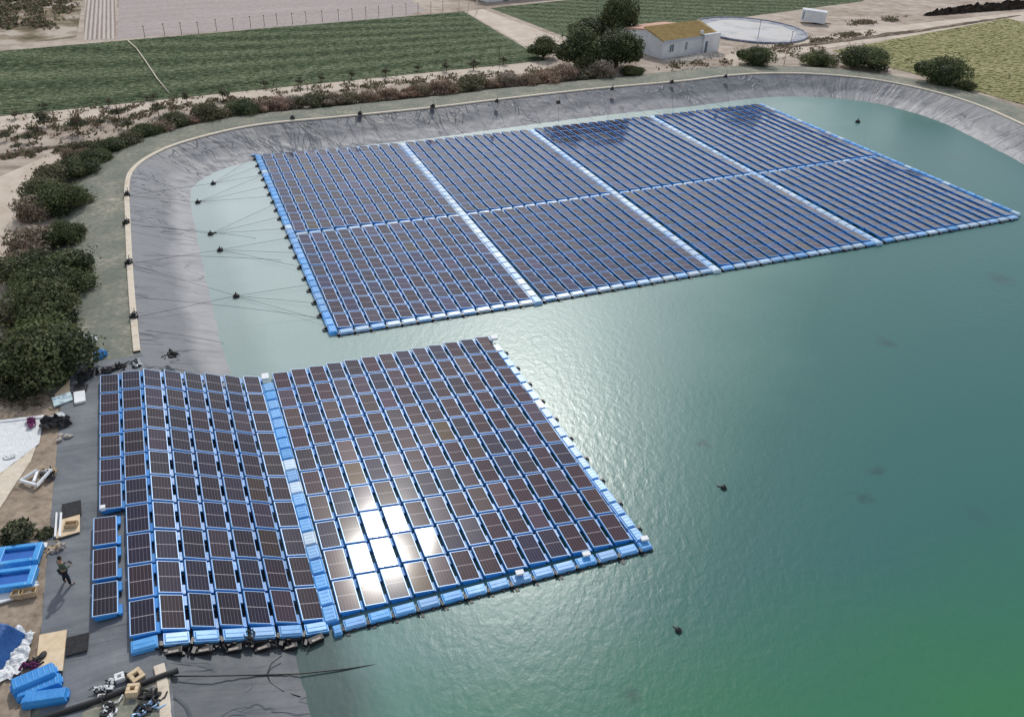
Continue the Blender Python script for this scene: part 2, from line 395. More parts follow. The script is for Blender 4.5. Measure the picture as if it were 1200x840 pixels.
#@@TERRAIN
# ------------------------------------------------------------------ pond, bank, ground
crest_px = [(198, 800), (186, 745), (168, 434), (165, 415), (157, 330), (153, 260), (152, 215), (160, 197), (185, 180), (225, 165), (300, 148), (400, 138), (500, 128), (600, 116), (700, 105), (800, 96), (850, 90), (900, 87), (960, 88), (1030, 95), (1100, 110), (1150, 126), (1200, 148)]
cp = [Vector(W(x, y, 2.0)[:2]) for x, y in crest_px]
cp += [Vector(q) for q in ((69, 92), (77, 55), (82, 10), (72, -25), (45, -42), (18, -38), (3, -18), (-6, 4))]
def catmull(P, n):
    out = []
    L = len(P)
    for i in range(L):
        p0, p1, p2, p3 = P[i-1], P[i], P[(i+1) % L], P[(i+2) % L]
        seg = max(1, int((p2-p1).length/.35))
        for k in range(seg):
            t_ = k/seg
            out.append(.5*((2*p1)+(-p0+p2)*t_+(2*p0-5*p1+4*p2-p3)*t_**2+(-p0+3*p1-3*p2+p3)*t_**3))
    # even resample, smooth
    A = np.array([tuple(q) for q in out])
    for _ in range(14): A = (np.roll(A, 1, 0)+A*2+np.roll(A, -1, 0))/4
    D = np.r_[0, np.cumsum(np.linalg.norm(np.roll(A, -1, 0)-A, axis=1))]
    S = np.linspace(0, D[-1], n, endpoint=False)
    A2 = np.vstack([A, A[:1]])
    return np.stack([np.interp(S, D, A2[:, 0]), np.interp(S, D, A2[:, 1])], 1), D[-1]
NL = 1300
LOOP, LEN = catmull(cp, NL)
tg = np.roll(LOOP, -3, 0)-np.roll(LOOP, 3, 0); tg /= np.linalg.norm(tg, axis=1)[:, None]
OUT = np.stack([-tg[:, 1], tg[:, 0]], 1)        # loop runs clockwise seen from above -> left normal is outward
ctr = LOOP.mean(0)
if ((LOOP-ctr)*OUT).sum() < 0: OUT = -OUT
def off(d): return LOOP+OUT*(np.asarray(d).reshape(-1, 1) if np.ndim(d) else d)
def bermw():
    wv = np.full(NL, 4.8)
    left = LOOP[:, 0] < -20
    wv[left] = np.interp(LOOP[left, 1], [20, 45, 52, 78, 95], [5.0, 4.9, 3.9, 3.6, 4.6])
    for _ in range(60): wv = (np.roll(wv, 1)+wv+np.roll(wv, -1))/3
    return wv
BW_ = bermw()
def loft(name, rings, matname, kind='structure', closed=True, uvd=None, sel=None, smooth=True):
    """rings: list of (N x 3) arrays"""
    N = len(rings[0]); V = np.vstack(rings); F = []; UV = []
    s_ = np.arange(N+1)*LEN/NL
    for j in range(len(rings)-1):
        for i in range(N if closed else N-1):
            if sel is not None and not sel[i]: continue
            k = (i+1) % N
            F.append((j*N+i, j*N+k, (j+1)*N+k, (j+1)*N+i))
            if uvd is not None: UV.append(((s_[i], uvd[j]), (s_[i+1], uvd[j]), (s_[i+1], uvd[j+1]), (s_[i], uvd[j+1])))
    me = bpy.data.meshes.new(name); me.from_pydata(V.tolist(), [], F); me.materials.append(MATS[matname])
    if uvd is not None:
        ul = me.uv_layers.new(name='UVMap'); ul.data.foreach_set('uv', np.array(UV).ravel())
    if smooth: me.polygons.foreach_set('use_smooth', [True]*len(F))
    bm = bmesh.new(); bm.from_mesh(me); bmesh.ops.recalc_face_normals(bm, faces=bm.faces)
    if sum(f.normal.z for f in bm.faces) < 0: bmesh.ops.reverse_faces(bm, faces=bm.faces)
    loose = [v_ for v_ in bm.verts if not v_.link_faces]; bmesh.ops.delete(bm, geom=loose, context='VERTS')
    bm.to_mesh(me); bm.free()
    o = obj(name, me)
    if kind: o['kind'] = kind
    return o
def xyz(P2, z): return np.column_stack([P2, np.full(len(P2), z) if np.ndim(z) == 0 else z])
# liner slope with real folds
ds = np.linspace(0, 8.4, 34); rings = []
corner = np.exp(-((LOOP[:, 0]+36)**2+(LOOP[:, 1]-92)**2)/150.)
for d in ds:
    P = off(-d)
    zz = 2.0-.374*d
    n1 = np.array([noise.noise((i*LEN/NL*.9, d*.10, 0)) for i in range(NL)])
    n2 = np.array([noise.noise((i*LEN/NL*.25+d*.5, d*.35, 5)) for i in range(NL)])
    n3 = np.array([abs(noise.noise((i*LEN/NL*.5-d*.55, d*.5, 9))) for i in range(NL)])
    env = min(1, d/1.2)*(1 if d < 5 else max(0, (6-d)))
    z = zz+env*(.05*n1+.05*n2+(.24+.60*corner)*np.maximum(0, .08-n3)*3.)
    rings.append(xyz(P, z))
sl_o = loft('pond_bank', rings, 'liner_slope', uvd=ds)
# embankment top + outer slope, then ground to the horizon
w0 = .46
rings = [xyz(off(0.), 1.992), xyz(off(w0+.02), 1.996), xyz(off(w0+(BW_-w0)*.5), 1.99+.01), xyz(off(BW_), 2.0), xyz(off(BW_+.6), 1.9), xyz(off(BW_+2.2), 1.52), xyz(off(BW_+2.6), 1.5)]
loft('embankment', rings, 'geotextile')
g0 = off(BW_+2.55); rings = [xyz(g0, 1.5)]
for k in (1.08, 1.3, 2., 4., 12., 40.): rings.append(xyz(ctr+(g0-ctr)*k, 1.5))
loft('ground', rings, 'ground_sand')
# kerb: not where the work platform sheet covers the bank (y 24.5 .. 48)
selk = ~((LOOP[:, 0] < -5) & (LOOP[:, 1] < 48.6) & (LOOP[:, 1] > 23.6))
ks = [(0.0, 1.9), (0.0, 2.10), (.04, 2.14), (.42, 2.14), (.46, 2.10), (.46, 1.9)]
krings = [xyz(off(a), z) for a, z in ks]
ko = loft('kerb', krings, 'concrete_kerb', sel=selk, smooth=False)
# water
bm = bmesh.new()
vsw = [bm.verts.new((p[0], p[1], 0)) for p in off(-4.6)[::4]]
bm.faces.new(vsw); bmesh.ops.triangulate(bm, faces=bm.faces[:])
bmesh.ops.recalc_face_normals(bm, faces=bm.faces)
for f_ in bm.faces:
    if f_.normal.z < 0: f_.normal_flip()
me = bpy.data.meshes.new('pond_water'); bm.to_mesh(me); bm.free(); me.materials.append(MATS['pond_water'])
tag(obj('pond_water', me), kind='structure')

def sheet(name, px, matname, z, zpx=None, kind='structure', wav=0., res=.4, world=None, amp=.0):
    """flat sheet from an outline; optional fine grid with relief"""
    P = [Vector(q).to_2d() for q in world] if world else [W(x, y, zpx if zpx is not None else z).to_2d() for x, y in px]
    bm = bmesh.new(); vv = [bm.verts.new((p.x, p.y, z)) for p in P]; bm.faces.new(vv)
    bmesh.ops.triangulate(bm, faces=bm.faces[:])
    me = bpy.data.meshes.new(name)
    bmesh.ops.recalc_face_normals(bm, faces=bm.faces)
    for f_ in bm.faces:
        if f_.normal.z < 0: f_.normal_flip()
    uvl = bm.loops.layers.uv.new('UVMap')
    for f_ in bm.faces:
        for l in f_.loops: l[uvl].uv = (l.vert.co.y, l.vert.co.x)
    bm.to_mesh(me); bm.free(); me.materials.append(MATS[matname])
    o = obj(name, me)
    if kind: o['kind'] = kind
    return o
def patch(name, quad, matname, z, nu, nv, fn, zpx=1.5):
    """bilinear grid between four outline points with relief fn(u,v,x,y)"""
    A, B, C_, D = [W(x, y, zpx).to_2d() for x, y in quad]
    V = []; F = []
    for j in range(nv+1):
        for i in range(nu+1):
            a, b = i/nu, j/nv
            p = (A*(1-a)+B*a)*(1-b)+(D*(1-a)+C_*a)*b
            V.append((p.x, p.y, z+fn(a, b, p.x, p.y)))
    for j in range(nv):
        for i in range(nu):
            k = j*(nu+1)+i; F.append((k, k+1, k+nu+2, k+nu+1))
    me = bpy.data.meshes.new(name); me.from_pydata(V, [], F); me.materials.append(MATS[matname])
    return obj(name, me)
def rough_rows(rows, h, seed):
    def fn(a, b, x, y):
        e = min(a, 1-a, b, 1-b)
        return min(1, e*40)*h*(.5+.5*math.sin(b*rows*2*math.pi))*(.6+.8*noise.noise((x*1.1, y*1.1, seed)))+ (.5*h*max(0, noise.noise((x*2.3, y*2.3, seed+3))))
    return fn
tag(patch('crop_rows', [(-90, 146), (640, 71), (543, 14), (-90, 68)], 'crop_green', 1.53, 420, 240, rough_rows(46, .16, 1)), 'dark green crop rows filling the long field behind the brown shrubs', 'crop field', kind='stuff')
tag(patch('crop_rows', [(672, 47), (1010, 2), (1100, -45), (575, 10)], 'crop_green', 1.53, 300, 120, rough_rows(36, .16, 2)), 'dark green crop rows in the field behind the white farmhouse', 'crop field', kind='stuff')
tag(patch('crop_rows', [(975, 60), (1260, 140), (1330, 60), (1180, 22)], 'crop_yellow', 1.53, 240, 200, rough_rows(30, .3, 3)), 'yellow green crop rows in the field at the right edge', 'crop field', kind='stuff')
sheet('ploughed_field', [(137, 46), (470, 21), (500, 12), (470, -6), (140, -8)], 'ploughed', 1.515)
sheet('stubble_strip', [(98, 47), (135, 46), (137, -8), (100, -8)], 'striped_soil', 1.512)
sheet('scrub_ground', [(-60, 62), (90, 44), (98, -8), (-120, -8)], 'scrub_soil', 1.508)
sheet('dirt_track', [(545, 14), (565, 11), (664, 48), (655, 68), (640, 68)], 'track', 1.52)
sheet('dirt_track', [(0, 160), (200, 124), (420, 104), (640, 84), (640, 72), (400, 96), (200, 113), (0, 134)], 'track', 1.516)
sheet('dirt_track', [(860, 78), (975, 56), (1200, 24), (1300, 10), (1300, -3), (1200, 14), (1020, 34), (900, 52), (845, 66)], 'track', 1.516)
sheet('worn_path', [(-40, 225), (70, 176), (95, 190), (60, 215), (15, 300), (2, 400), (0, 470), (-200, 470)], 'track', 1.512)
# work area at the left: bare soil and the liner sheet over the bank top
def strip_between(name, matname, d0, d1, z, y0, y1):
    sel = (LOOP[:, 0] < 0) & (LOOP[:, 1] < y1) & (LOOP[:, 1] > y0)
    dd_ = np.linspace(d0, d1, 26)
    rings = []
    for d in dd_:
        P = off(d)
        n = np.array([.55*max(0, .16-abs(noise.noise((i*LEN/NL*.55+.3*d, d*.13, 3))))+.25*max(0, .10-abs(noise.noise((i*LEN/NL*.9-.2*d, d*.22, 13))))+.02*noise.noise((i*.3, d*.8, 8)) for i in range(NL)])
        rings.append(xyz(P, z+.01+n))
    return loft(name, rings, matname, uvd=dd_, sel=sel)
strip_between('liner_sheet', 'liner_flat', -.12, 4.85, 2.012, 13, 48.2)
sheet('bare_soil', [(-260, 470), (-5, 452), (52, 462), (90, 482), (88, 540), (72, 640), (54, 700), (34, 850), (-300, 850)], 'ground_dirt', 2.004, 2.0)

sheet('geotextile_patch', [(62, 860), (110, 825), (160, 806), (190, 795), (199, 792), (200, 860)], 'geotextile', 2.085)
#@@PANELS
# ------------------------------------------------------------------ floating solar units
PW, PL = 1.05, 2.11      # module
CW, CLN = 1.277, 2.285     # pitch
TILT = R(6.5)
BASE = .30               # panel centre above the unit's base
def zt(x): return BASE - math.tan(TILT)*x
def float_mesh(bevel=True):
    b = MB()
    hx, hy = .558, 1.092
    z0 = 0.; lo = .05
    def quad(x0, x1, y0, y1, dz, zb=0.):
        b.hexa([(x0, y0, zb), (x1, y0, zb), (x1, y1, zb), (x0, y1, zb)], [(x0, y0, zt(x0)+dz), (x1, y0, zt(x1)+dz), (x1, y1, zt(x1)+dz), (x0, y1, zt(x0)+dz)])
    quad(-.46, .46, -hy+.04, -.50, -.09); quad(-.46, .46, .50, hy-.04, -.09); quad(-.22, .46, -.499, .499, -.09)
    b.hexa([(-hx, -hy, zt(-hx)-.088), (hx, -hy, zt(hx)-.088), (hx, hy, zt(hx)-.088), (-hx, hy, zt(-hx)-.088)], [(-hx, -hy, zt(-hx)-.055), (hx, -hy, zt(hx)-.055), (hx, hy, zt(hx)-.055), (-hx, hy, zt(-hx)-.055)])
    # raised rim
    def rim(x0, x1, y0, y1): b.hexa([(x0, y0, zt(x0)-.057), (x1, y0, zt(x1)-.057), (x1, y1, zt(x1)-.057), (x0, y1, zt(x0)-.057)], [(x0, y0, zt(x0)-.02), (x1, y0, zt(x1)-.02), (x1, y1, zt(x1)-.02), (x0, y1, zt(x0)-.02)])
    rim(-hx, -hx+.04, -hy, hy); rim(hx-.04, hx, -hy, hy)
    rim(-hx+.041, hx-.041, -hy, -hy+.05); rim(-hx+.041, hx-.041, hy-.05, hy)
    me_ = [b]
    # connection lugs at the four corners, bridging to the next row
    for y0, y1 in ((-hy+.02, -hy+.64), (hy-.64, hy-.02)):
        b.box(hx-.01, hx+.155, y0, y1, .04, .17)
    b.box(-.30, -.12, hy-.01, hy+.12, .08, .17); b.box(.12, .30, hy-.01, hy+.12, .08, .17)
    return b
def panel_mesh():
    b = MB(); x, y = PW/2, PL/2
    fr = .035
    x -= fr; y -= fr
    vs_ = [(-x, -y, zt(-x)+.012), (x, -y, zt(x)+.012), (x, y, zt(x)+.012), (-x, y, zt(-x)+.012), (-x, -y, zt(-x)-.02), (x, -y, zt(x)-.02), (x, y, zt(x)-.02), (-x, y, zt(-x)-.02)]
    z4 = [(0, 0)]*4
    b.add(vs_, [(0, 1, 2, 3), (7, 6, 5, 4), (4, 5, 1, 0), (5, 6, 2, 1), (6, 7, 3, 2), (7, 4, 0, 3)], 0, [((0, 0), (1, 0), (1, 1), (0, 1))]+[z4]*5)
    return b
def frame_mesh():
    b = MB(); x, y = PW/2, PL/2; w_ = .028
    def bar(x0, x1, y0, y1):
        b.hexa([(x0, y0, zt(x0)-.03), (x1, y0, zt(x1)-.03), (x1, y1, zt(x1)-.03), (x0, y1, zt(x0)-.03)], [(x0, y0, zt(x0)+.018), (x1, y0, zt(x1)+.018), (x1, y1, zt(x1)+.018), (x0, y1, zt(x0)+.018)])
    bar(-x, -x+w_, -y, y); bar(x-w_, x, -y, y); bar(-x+w_, x-w_, -y, -y+w_); bar(-x+w_, x-w_, y-w_, y)
    return b
FB, PB, FRB = float_mesh(), panel_mesh(), frame_mesh()
F_ME = FB.mesh('float', ['float_blue'], bevel=.012, seg=1)
P_ME = PB.mesh('solar_panel', ['solar_cells']); set_tint(P_ME, [(1, 1, 1)]*len(P_ME.polygons))
FR_ME = FRB.mesh('frame', ['frame_alu'])
PAL = [((.040, .017, .024), 40), ((.020, .017, .042), 22), ((.056, .030, .028), 12), ((.022, .016, .026), 14), ((.085, .052, .052), 9), ((.060, .034, .058), 9), ((.09, .05, .018), 3), ((.058, .042, .062), 9)]
def pick_tint():
    k = rnd.random()*sum(w_ for _, w_ in PAL)
    for c_, w_ in PAL:
        k -= w_
        if k <= 0: break
    j = rnd.uniform(.8, 1.25)
    return tuple(x*j*rnd.uniform(.93, 1.07) for x in c_)

def unit_matrix(c00, c10, c11, c01, jit=.35):
    """c00 near-left, c10 near-right, c11 far-right, c01 far-left corner of a cell, on the panel plane"""
    c = (c00+c10+c11+c01)/4
    ex = ((c10-c00)+(c11-c01))/2; ey = ((c01-c00)+(c11-c10))/2
    sx, sy = ex.length/CW, ey.length/CLN
    X_ = ex.normalized(); Z_ = X_.cross(ey).normalized(); Y_ = Z_.cross(X_)
    rot = Matrix((X_, Y_, Z_)).transposed()
    rot = rot @ Matrix.Rotation(R(rnd.gauss(0, jit)), 3, 'X') @ Matrix.Rotation(R(rnd.gauss(0, jit)), 3, 'Y')
    Mx = rot.to_4x4(); Mx.translation = c - Z_*BASE
    return Mx @ Matrix.Diagonal((sx, sy, 1, 1))
FARC = (.62, .82, 1.45)  # blue of the reflected sky put into the far panels' cell colour
def make_unit(Mx, label, group, dark=(1, 1, 1)):
    loc = Mx.to_translation(); 
    e = thing('floating_solar_unit', label, 'solar panel', group=group, M4=Mx)
    I = Matrix.Identity(4)
    sh = rnd.uniform(.85, 1.15)
    f_ = bpy.data.objects.new('float', F_ME); p_ = bpy.data.objects.new('solar_panel', P_ME); r_ = bpy.data.objects.new('frame', FR_ME)
    for o_ in (f_, p_, r_): COL.objects.link(o_)
    f_.parent = e; p_.parent = e; r_.parent = p_
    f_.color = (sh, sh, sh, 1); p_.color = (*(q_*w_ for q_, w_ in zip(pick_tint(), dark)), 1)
    return e

AN = R(23.15); NU = Vector((math.cos(AN), math.sin(AN), 0)); NV = Vector((-math.sin(AN), math.cos(AN), 0)); NO = W(305, 440, .3)
def lerp2(Q, a, b):   # Q: TL,TR,BR,BL world ; a left->right, b near->far
    TL, TR, BR, BL = Q
    return (BL*(1-a)+BR*a)*(1-b)+(TL*(1-a)+TR*a)*b
near_right = [W(317, 437.5, .3), W(573, 392.5, .3), W(743, 631, .3), W(397, 720.5, .3)]
units = 0
for i in range(13):
    for j in range(10):
        c_ = [lerp2(near_right, a/13, b/10) for a, b in ((i, j), (i+1, j), (i+1, j+1), (i, j+1))]
        # the row of floats sags a little, as in the picture
        make_unit(unit_matrix(*c_), 'solar panel right of near walkway, %s column from walkway, %s row from front edge' % (ORD(i+1), ORD(j+1)), 'floating solar panels')
        units += 1
# left part of the near island: climbs the bank
prof = [(0.0, .28), (-1.2, .46), (-7.15, 2.42), (-9.9, 2.44)]
def on_prof(s_):
    for (u0, h0), (u1, h1) in zip(prof, prof[1:]):
        L = math.hypot(u1-u0, h1-h0)
        if s_ <= L or (u1, h1) == prof[-1]: return u0+(u1-u0)*s_/L, h0+(h1-h0)*s_/L
        s_ -= L
def PP(s_, v_, du=0.):
    u_, h_ = on_prof(s_); q = NO+NU*(u_+du)+NV*v_; q.z = h_; return q
RP = 22.75/10
for k in range(8):            # k=0 nearest to the walkway
    for j in range(10):       # j from the far end
        if k == 7 and j == 9: continue
        v1 = .04-RP*j; v0 = v1-RP; du = 0.
        if k == 7 and j >= 6: v1 -= .38+.1*(j-6); v0 -= .38+.1*(j-6); du = -.28
        c_ = [PP(1.277*(k+1), v0, du), PP(1.277*k, v0, du), PP(1.277*k, v1, du), PP(1.277*(k+1), v1, du)]
        lab = 'solar panel left of near walkway, %s column left of walkway, %s row from far end' % (ORD(k+1), ORD(j+1))
        if k == 7 and j >= 6: lab = '%s of three loose solar panels stepped out at the outer edge on the bank' % ['farthest', 'middle', 'nearest'][j-6]
        e = make_unit(unit_matrix(*c_, jit=.5), lab, 'floating solar panels', (.36, .38, .55)); units += 1  # weak sky reflection on the ramp put into the panel colour as darkening

# far island: eight blocks
Zp = .3
BL_ = []   # each: top block quad, bottom block quad
tops = [[(305.8, 181), (466.5, 167.5), (538, 250), (345, 271.7)], [(474, 166.7), (618.5, 151.7), (714.5, 225), (545.8, 249)],
        [(625, 150.5), (758.5, 136), (881.5, 201.5), (724.5, 224)], [(766, 135), (888, 121.5), (1026.5, 181), (888, 201)]]
bots = [[(347, 275.5), (540.5, 252), (623, 349.5), (395, 385)], [(548.3, 251.2), (717.5, 227.3), (832, 313.2), (634, 347)],
        [(727.8, 226), (885.5, 204), (1022.5, 281.3), (843, 311.3)], [(891.5, 203.3), (1032, 183.3), (1189, 251.2), (1032, 279)]]
tw = [[W(x, y, Zp) for x, y in q] for q in tops]; bw_ = [[W(x, y, Zp) for x, y in q] for q in bots]
cells = []
bn_ = ['leftmost', 'second', 'third', 'rightmost']
for bi in range(4):
    for q, rows, nm in ((bw_[bi], 8, 'front'), (tw[bi], 10, 'back')):
        for i in range(13):
            for j in range(rows):
                c_ = [lerp2(q, a/13, b/rows) for a, b in ((i, j), (i+1, j), (i+1, j+1), (i, j+1))]
                cells.append((sum(c_, Vector())/4, c_, bi, nm, i, j))
cells.sort(key=lambda q: depth(q[0]))
nind = 300-units
for P_, c_, bi, nm, i, j in cells[:nind]:
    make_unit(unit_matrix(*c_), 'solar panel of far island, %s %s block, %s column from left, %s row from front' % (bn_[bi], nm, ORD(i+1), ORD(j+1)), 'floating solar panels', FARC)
# the rest as one object
SV = np.array([tuple(q) for q in FB.v+PB.v+FRB.v]); 
SF = [tuple(f) for f in FB.f]+[tuple(i+len(FB.v) for i in f) for f in PB.f]+[tuple(i+len(FB.v)+len(PB.v) for i in f) for f in FRB.f]
SM = [0]*len(FB.f)+[1]*len(PB.f)+[2]*len(FRB.f)
SUV = []
for k, f in enumerate(FB.f): SUV += [(0, 0)]*len(f)
for k, f in enumerate(PB.f): SUV += list(PB.uv[k])
for k, f in enumerate(FRB.f): SUV += [(0, 0)]*len(f)
AV = []; AF = []; AC = []; nV = len(SV)
rest = cells[nind:]
for n_, (P_, c_, bi, nm, i, j) in enumerate(rest):
    Mx = np.array(unit_matrix(*c_))
    AV.append(SV @ Mx[:3, :3].T + Mx[:3, 3])
    AF += [tuple(i_+n_*nV for i_ in f) for f in SF]
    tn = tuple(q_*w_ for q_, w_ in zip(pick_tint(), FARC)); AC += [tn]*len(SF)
me = bpy.data.meshes.new('floating_solar_unit'); me.from_pydata(np.vstack(AV).tolist(), [], AF)
for k in ('float_blue', 'solar_cells', 'frame_alu'): me.materials.append(MATS[k])
me.polygons.foreach_set('material_index', SM*len(rest))
ul = me.uv_layers.new(name='UVMap'); ul.data.foreach_set('uv', np.array(SUV*len(rest), dtype=np.float32).ravel())
set_tint(me, AC)
tag(obj('floating_solar_unit', me), 'the remaining floating solar panels filling the blocks of the far island', 'solar panel', 'floating solar panels', 'stuff')

# walkway floats -------------------------------------------------
def tile_mesh(lx, ly, h, name, knobs=True):
    b = MB(); b.box(-lx/2, lx/2, -ly/2, ly/2, 0, h*.8)
    b.hexa([(-lx/2+.03, -ly/2+.03, h*.8-.01), (lx/2-.03, -ly/2+.03, h*.8-.01), (lx/2-.03, ly/2-.03, h*.8-.01), (-lx/2+.03, ly/2-.03, h*.8-.01)],
           [(-lx/2+.09, -ly/2+.07, h), (lx/2-.09, -ly/2+.07, h), (lx/2-.09, ly/2-.07, h), (-lx/2+.09, ly/2-.07, h)])
    n = max(2, int(ly/.22))
    if knobs:
        for k in range(1, n): b.box(-lx/2+.12, lx/2-.12, -ly/2+ly*k/n-.012, -ly/2+ly*k/n+.012, h-.005, h+.014)
    return b.mesh(name, ['float_pale'], bevel=.02, seg=2)
TILE = tile_mesh(.56, 1.05, .34, 'walkway_float')
ENDF = tile_mesh(1.10, .50, .30, 'end_float')
LUG = MB(); LUG.box(-.09, .09, -.12, .12, 0, .10); LUG.box(-.05, .05, -.3, -.1, -.05, .05); LUG_ME = LUG.mesh('link', ['black_plastic'], bevel=.01, seg=1)
BRK = MB(); BRK.box(-.07, .07, -.10, .12, -.12, .14); BRK.tube([(-.02, -.02, 0), (-.02, -.22, -.05), (.03, -.3, -.12)], .045, 6); BRK.box(-.28, .3, -.10, .02, -.16, -.04); BRK.box(.1, .26, -.28, -.06, -.14, -.02)
BRK_ME = BRK.mesh('bracket', ['black_plastic'], bevel=.008, seg=1)
SK_ = MB(); SK_.box(-.56, .56, -.34, -.262, -.10, .10); SHADE_BAR = SK_.mesh('fender_or_shade_bar', ['black_rubber'], bevel=.015, seg=1)  # dark bar added for the shaded underside of the front floats
def frame_at(p, ex, ez=Vector((0, 0, 1))):
    X_ = ex.normalized(); Y_ = ez.cross(X_).normalized(); Z_ = X_.cross(Y_)
    m_ = Matrix((X_, Y_, Z_)).transposed().to_4x4(); m_.translation = p; return m_
def shade():
    return (.75 if rnd.random() < .10 else rnd.uniform(.02, .22), rnd.uniform(.88, 1.15), 1)
def walkway(A, B, n, width, labelf, group, lug=None, ztop=.02, thing_name='walkway_float', bright=0.):
    """line of floats from A (near) to B (far); lug side +1/-1"""
    d = (B-A); L = d.length; ex = Vector((d.y, -d.x, 0)).normalized()
    for k in range(n):
        p = A+d*((k+.5)/n); p = Vector((p.x, p.y, p.z-.34+ztop))
        Mx = frame_at(p, ex) @ Matrix.Rotation(R(rnd.gauss(0, .6)), 4, 'Z') @ Matrix.Diagonal((width/.56, (L/n)/1.13, 1, 1))
        e = thing(thing_name, labelf(k), 'float', group=group, M4=Mx)
        o_ = bpy.data.objects.new('float_body', TILE); COL.objects.link(o_); o_.parent = e
        c_ = shade(); 
        if bright: c_ = (min(1, bright*rnd.uniform(.5, 1.3)), rnd.uniform(.85, 1.1), 1)
        o_.color = (*c_, 1)
        if lug and k % 2 == 0:
            l_ = bpy.data.objects.new('bracket', BRK_ME); COL.objects.link(l_); l_.parent = e
            l_.location = (lug*.32, .45, .16); l_.rotation_euler = (0, 0, R(90)*lug)
        elif k % 1 == 0:
            l_ = bpy.data.objects.new('link', LUG_ME); COL.objects.link(l_); l_.parent = e; l_.location = (0, .55, .12)
def endfloats(A, B, n, labelf, group, bracket=True, depth_=.58, pale=.0, zo=-.06, flat=None):
    """row of end floats along the front of a block, A left, B right"""
    d = (B-A)/n
    for k in range(n):
        p = A+d*(k+.5); fwd = Vector((0, 0, 1)).cross(d.normalized())   # away from viewer
        p = p-fwd*(depth_/2+.05); p.z += zo-.28
        ez = Vector((0, 0, 1)); ez = (ez-d.normalized()*ez.dot(d.normalized())).normalized()
        Mx = frame_at(p, d, ez) @ Matrix.Rotation(R(3), 4, 'X') @ Matrix.Diagonal((d.length/CW, depth_/.5, 1, 1))
        e = thing('end_float', labelf(k), 'float', group=group, M4=Mx)
        o_ = bpy.data.objects.new('float_body', ENDF); COL.objects.link(o_); o_.parent = e
        c_ = shade()
        if pale: c_ = (min(1, pale*rnd.uniform(.2, 1.2)), rnd.uniform(.8, 1.1), 1)
        o_.color = (*c_, 1)
        if bracket:
            l_ = bpy.data.objects.new('fender_or_shade_bar', SHADE_BAR); COL.objects.link(l_); l_.parent = e
            l_ = bpy.data.objects.new('bracket', BRK_ME); COL.objects.link(l_); l_.parent = e; l_.location = (-.64, -.2, .12); l_.rotation_euler = (0, 0, rnd.uniform(-.5, .5))
            l_.scale = (rnd.uniform(.8, 1.4), rnd.uniform(.8, 1.5), 1)
            l_ = bpy.data.objects.new('bracket', BRK_ME); COL.objects.link(l_); l_.parent = e; l_.location = (rnd.uniform(-.2, .3), -.28, .03); l_.rotation_euler = (0, 0, rnd.uniform(-.9, .9)); l_.scale = (1.3, .8, .8)
# near island
walkway(W(388.5, 728, .3), W(313, 448, .3), 20, .76, lambda k: 'light blue float of the near island walkway, %s from the front edge' % ORD(k+1), 'floats of the near island walkway')
walkway(W(752, 633, .3), W(580, 403, .3), 20, .56, lambda k: 'light blue float along the near island right edge, %s from the front corner' % ORD(k+1), 'floats along the near island right edge', lug=1)
endfloats(W(399, 724.5, .3), W(744, 634, .3), 13, lambda k: 'light blue end float in front of the %s panel column right of near walkway' % ORD(k+1), 'end floats of the near island')
endfloats(W(388, 731, .3), W(399, 728, .3), 1, lambda k: 'narrow light blue end float closing the near walkway at the front', 'end floats of the near island', bracket=False)
endfloats(W(745, 634, .3), W(760, 630, .3), 1, lambda k: 'light blue end float at the front right corner of the near island', 'end floats of the near island')
for k in range(7):
    A = PP(1.277*(k+1), .04-RP*10-.02); B = PP(1.277*k, .04-RP*10-.02)
    endfloats(A, B, 1, lambda q: 'light blue end float below the %s panel column left of near walkway' % ORD(k+1), 'end floats of the near island', bracket=(k < 6), depth_=.62)
# white caps on the island corners
def whitebox(px, py, sx, sy, sz, label, z=.34, rz=.3):
    sz *= .6; sx *= .8; sy *= .8
    b = MB(); b.box(-sx/2, sx/2, -sy/2, sy/2, 0, sz); b.box(-sx/2-.02, sx/2+.02, -sy/2-.02, sy/2+.02, sz+.003, sz+.05)
    o_ = obj('junction_box', b.mesh('junction_box', ['white_paint'], bevel=.02), M4=Matrix.Translation(W(px, py, z)) @ Matrix.Rotation(rz, 4, 'Z'))
    tag(o_, label, 'box')
whitebox(311, 443, .55, .8, .25, 'small white box at the far end of the near island walkway')
whitebox(579, 397, .6, .6, .25, 'small white box on the far right corner of the near island')
whitebox(687, 650, .5, .35, .16, 'small white box on the front floats near the right corner')
whitebox(609, 672, .5, .35, .16, 'small white box on the front floats, left of its twin nearer the corner')
whitebox(755, 632, .5, .35, .16, 'small white box on the front right corner float')
whitebox(121, 597, .28, .28, .3, 'small white pot standing on the outermost panel column', z=2.5)
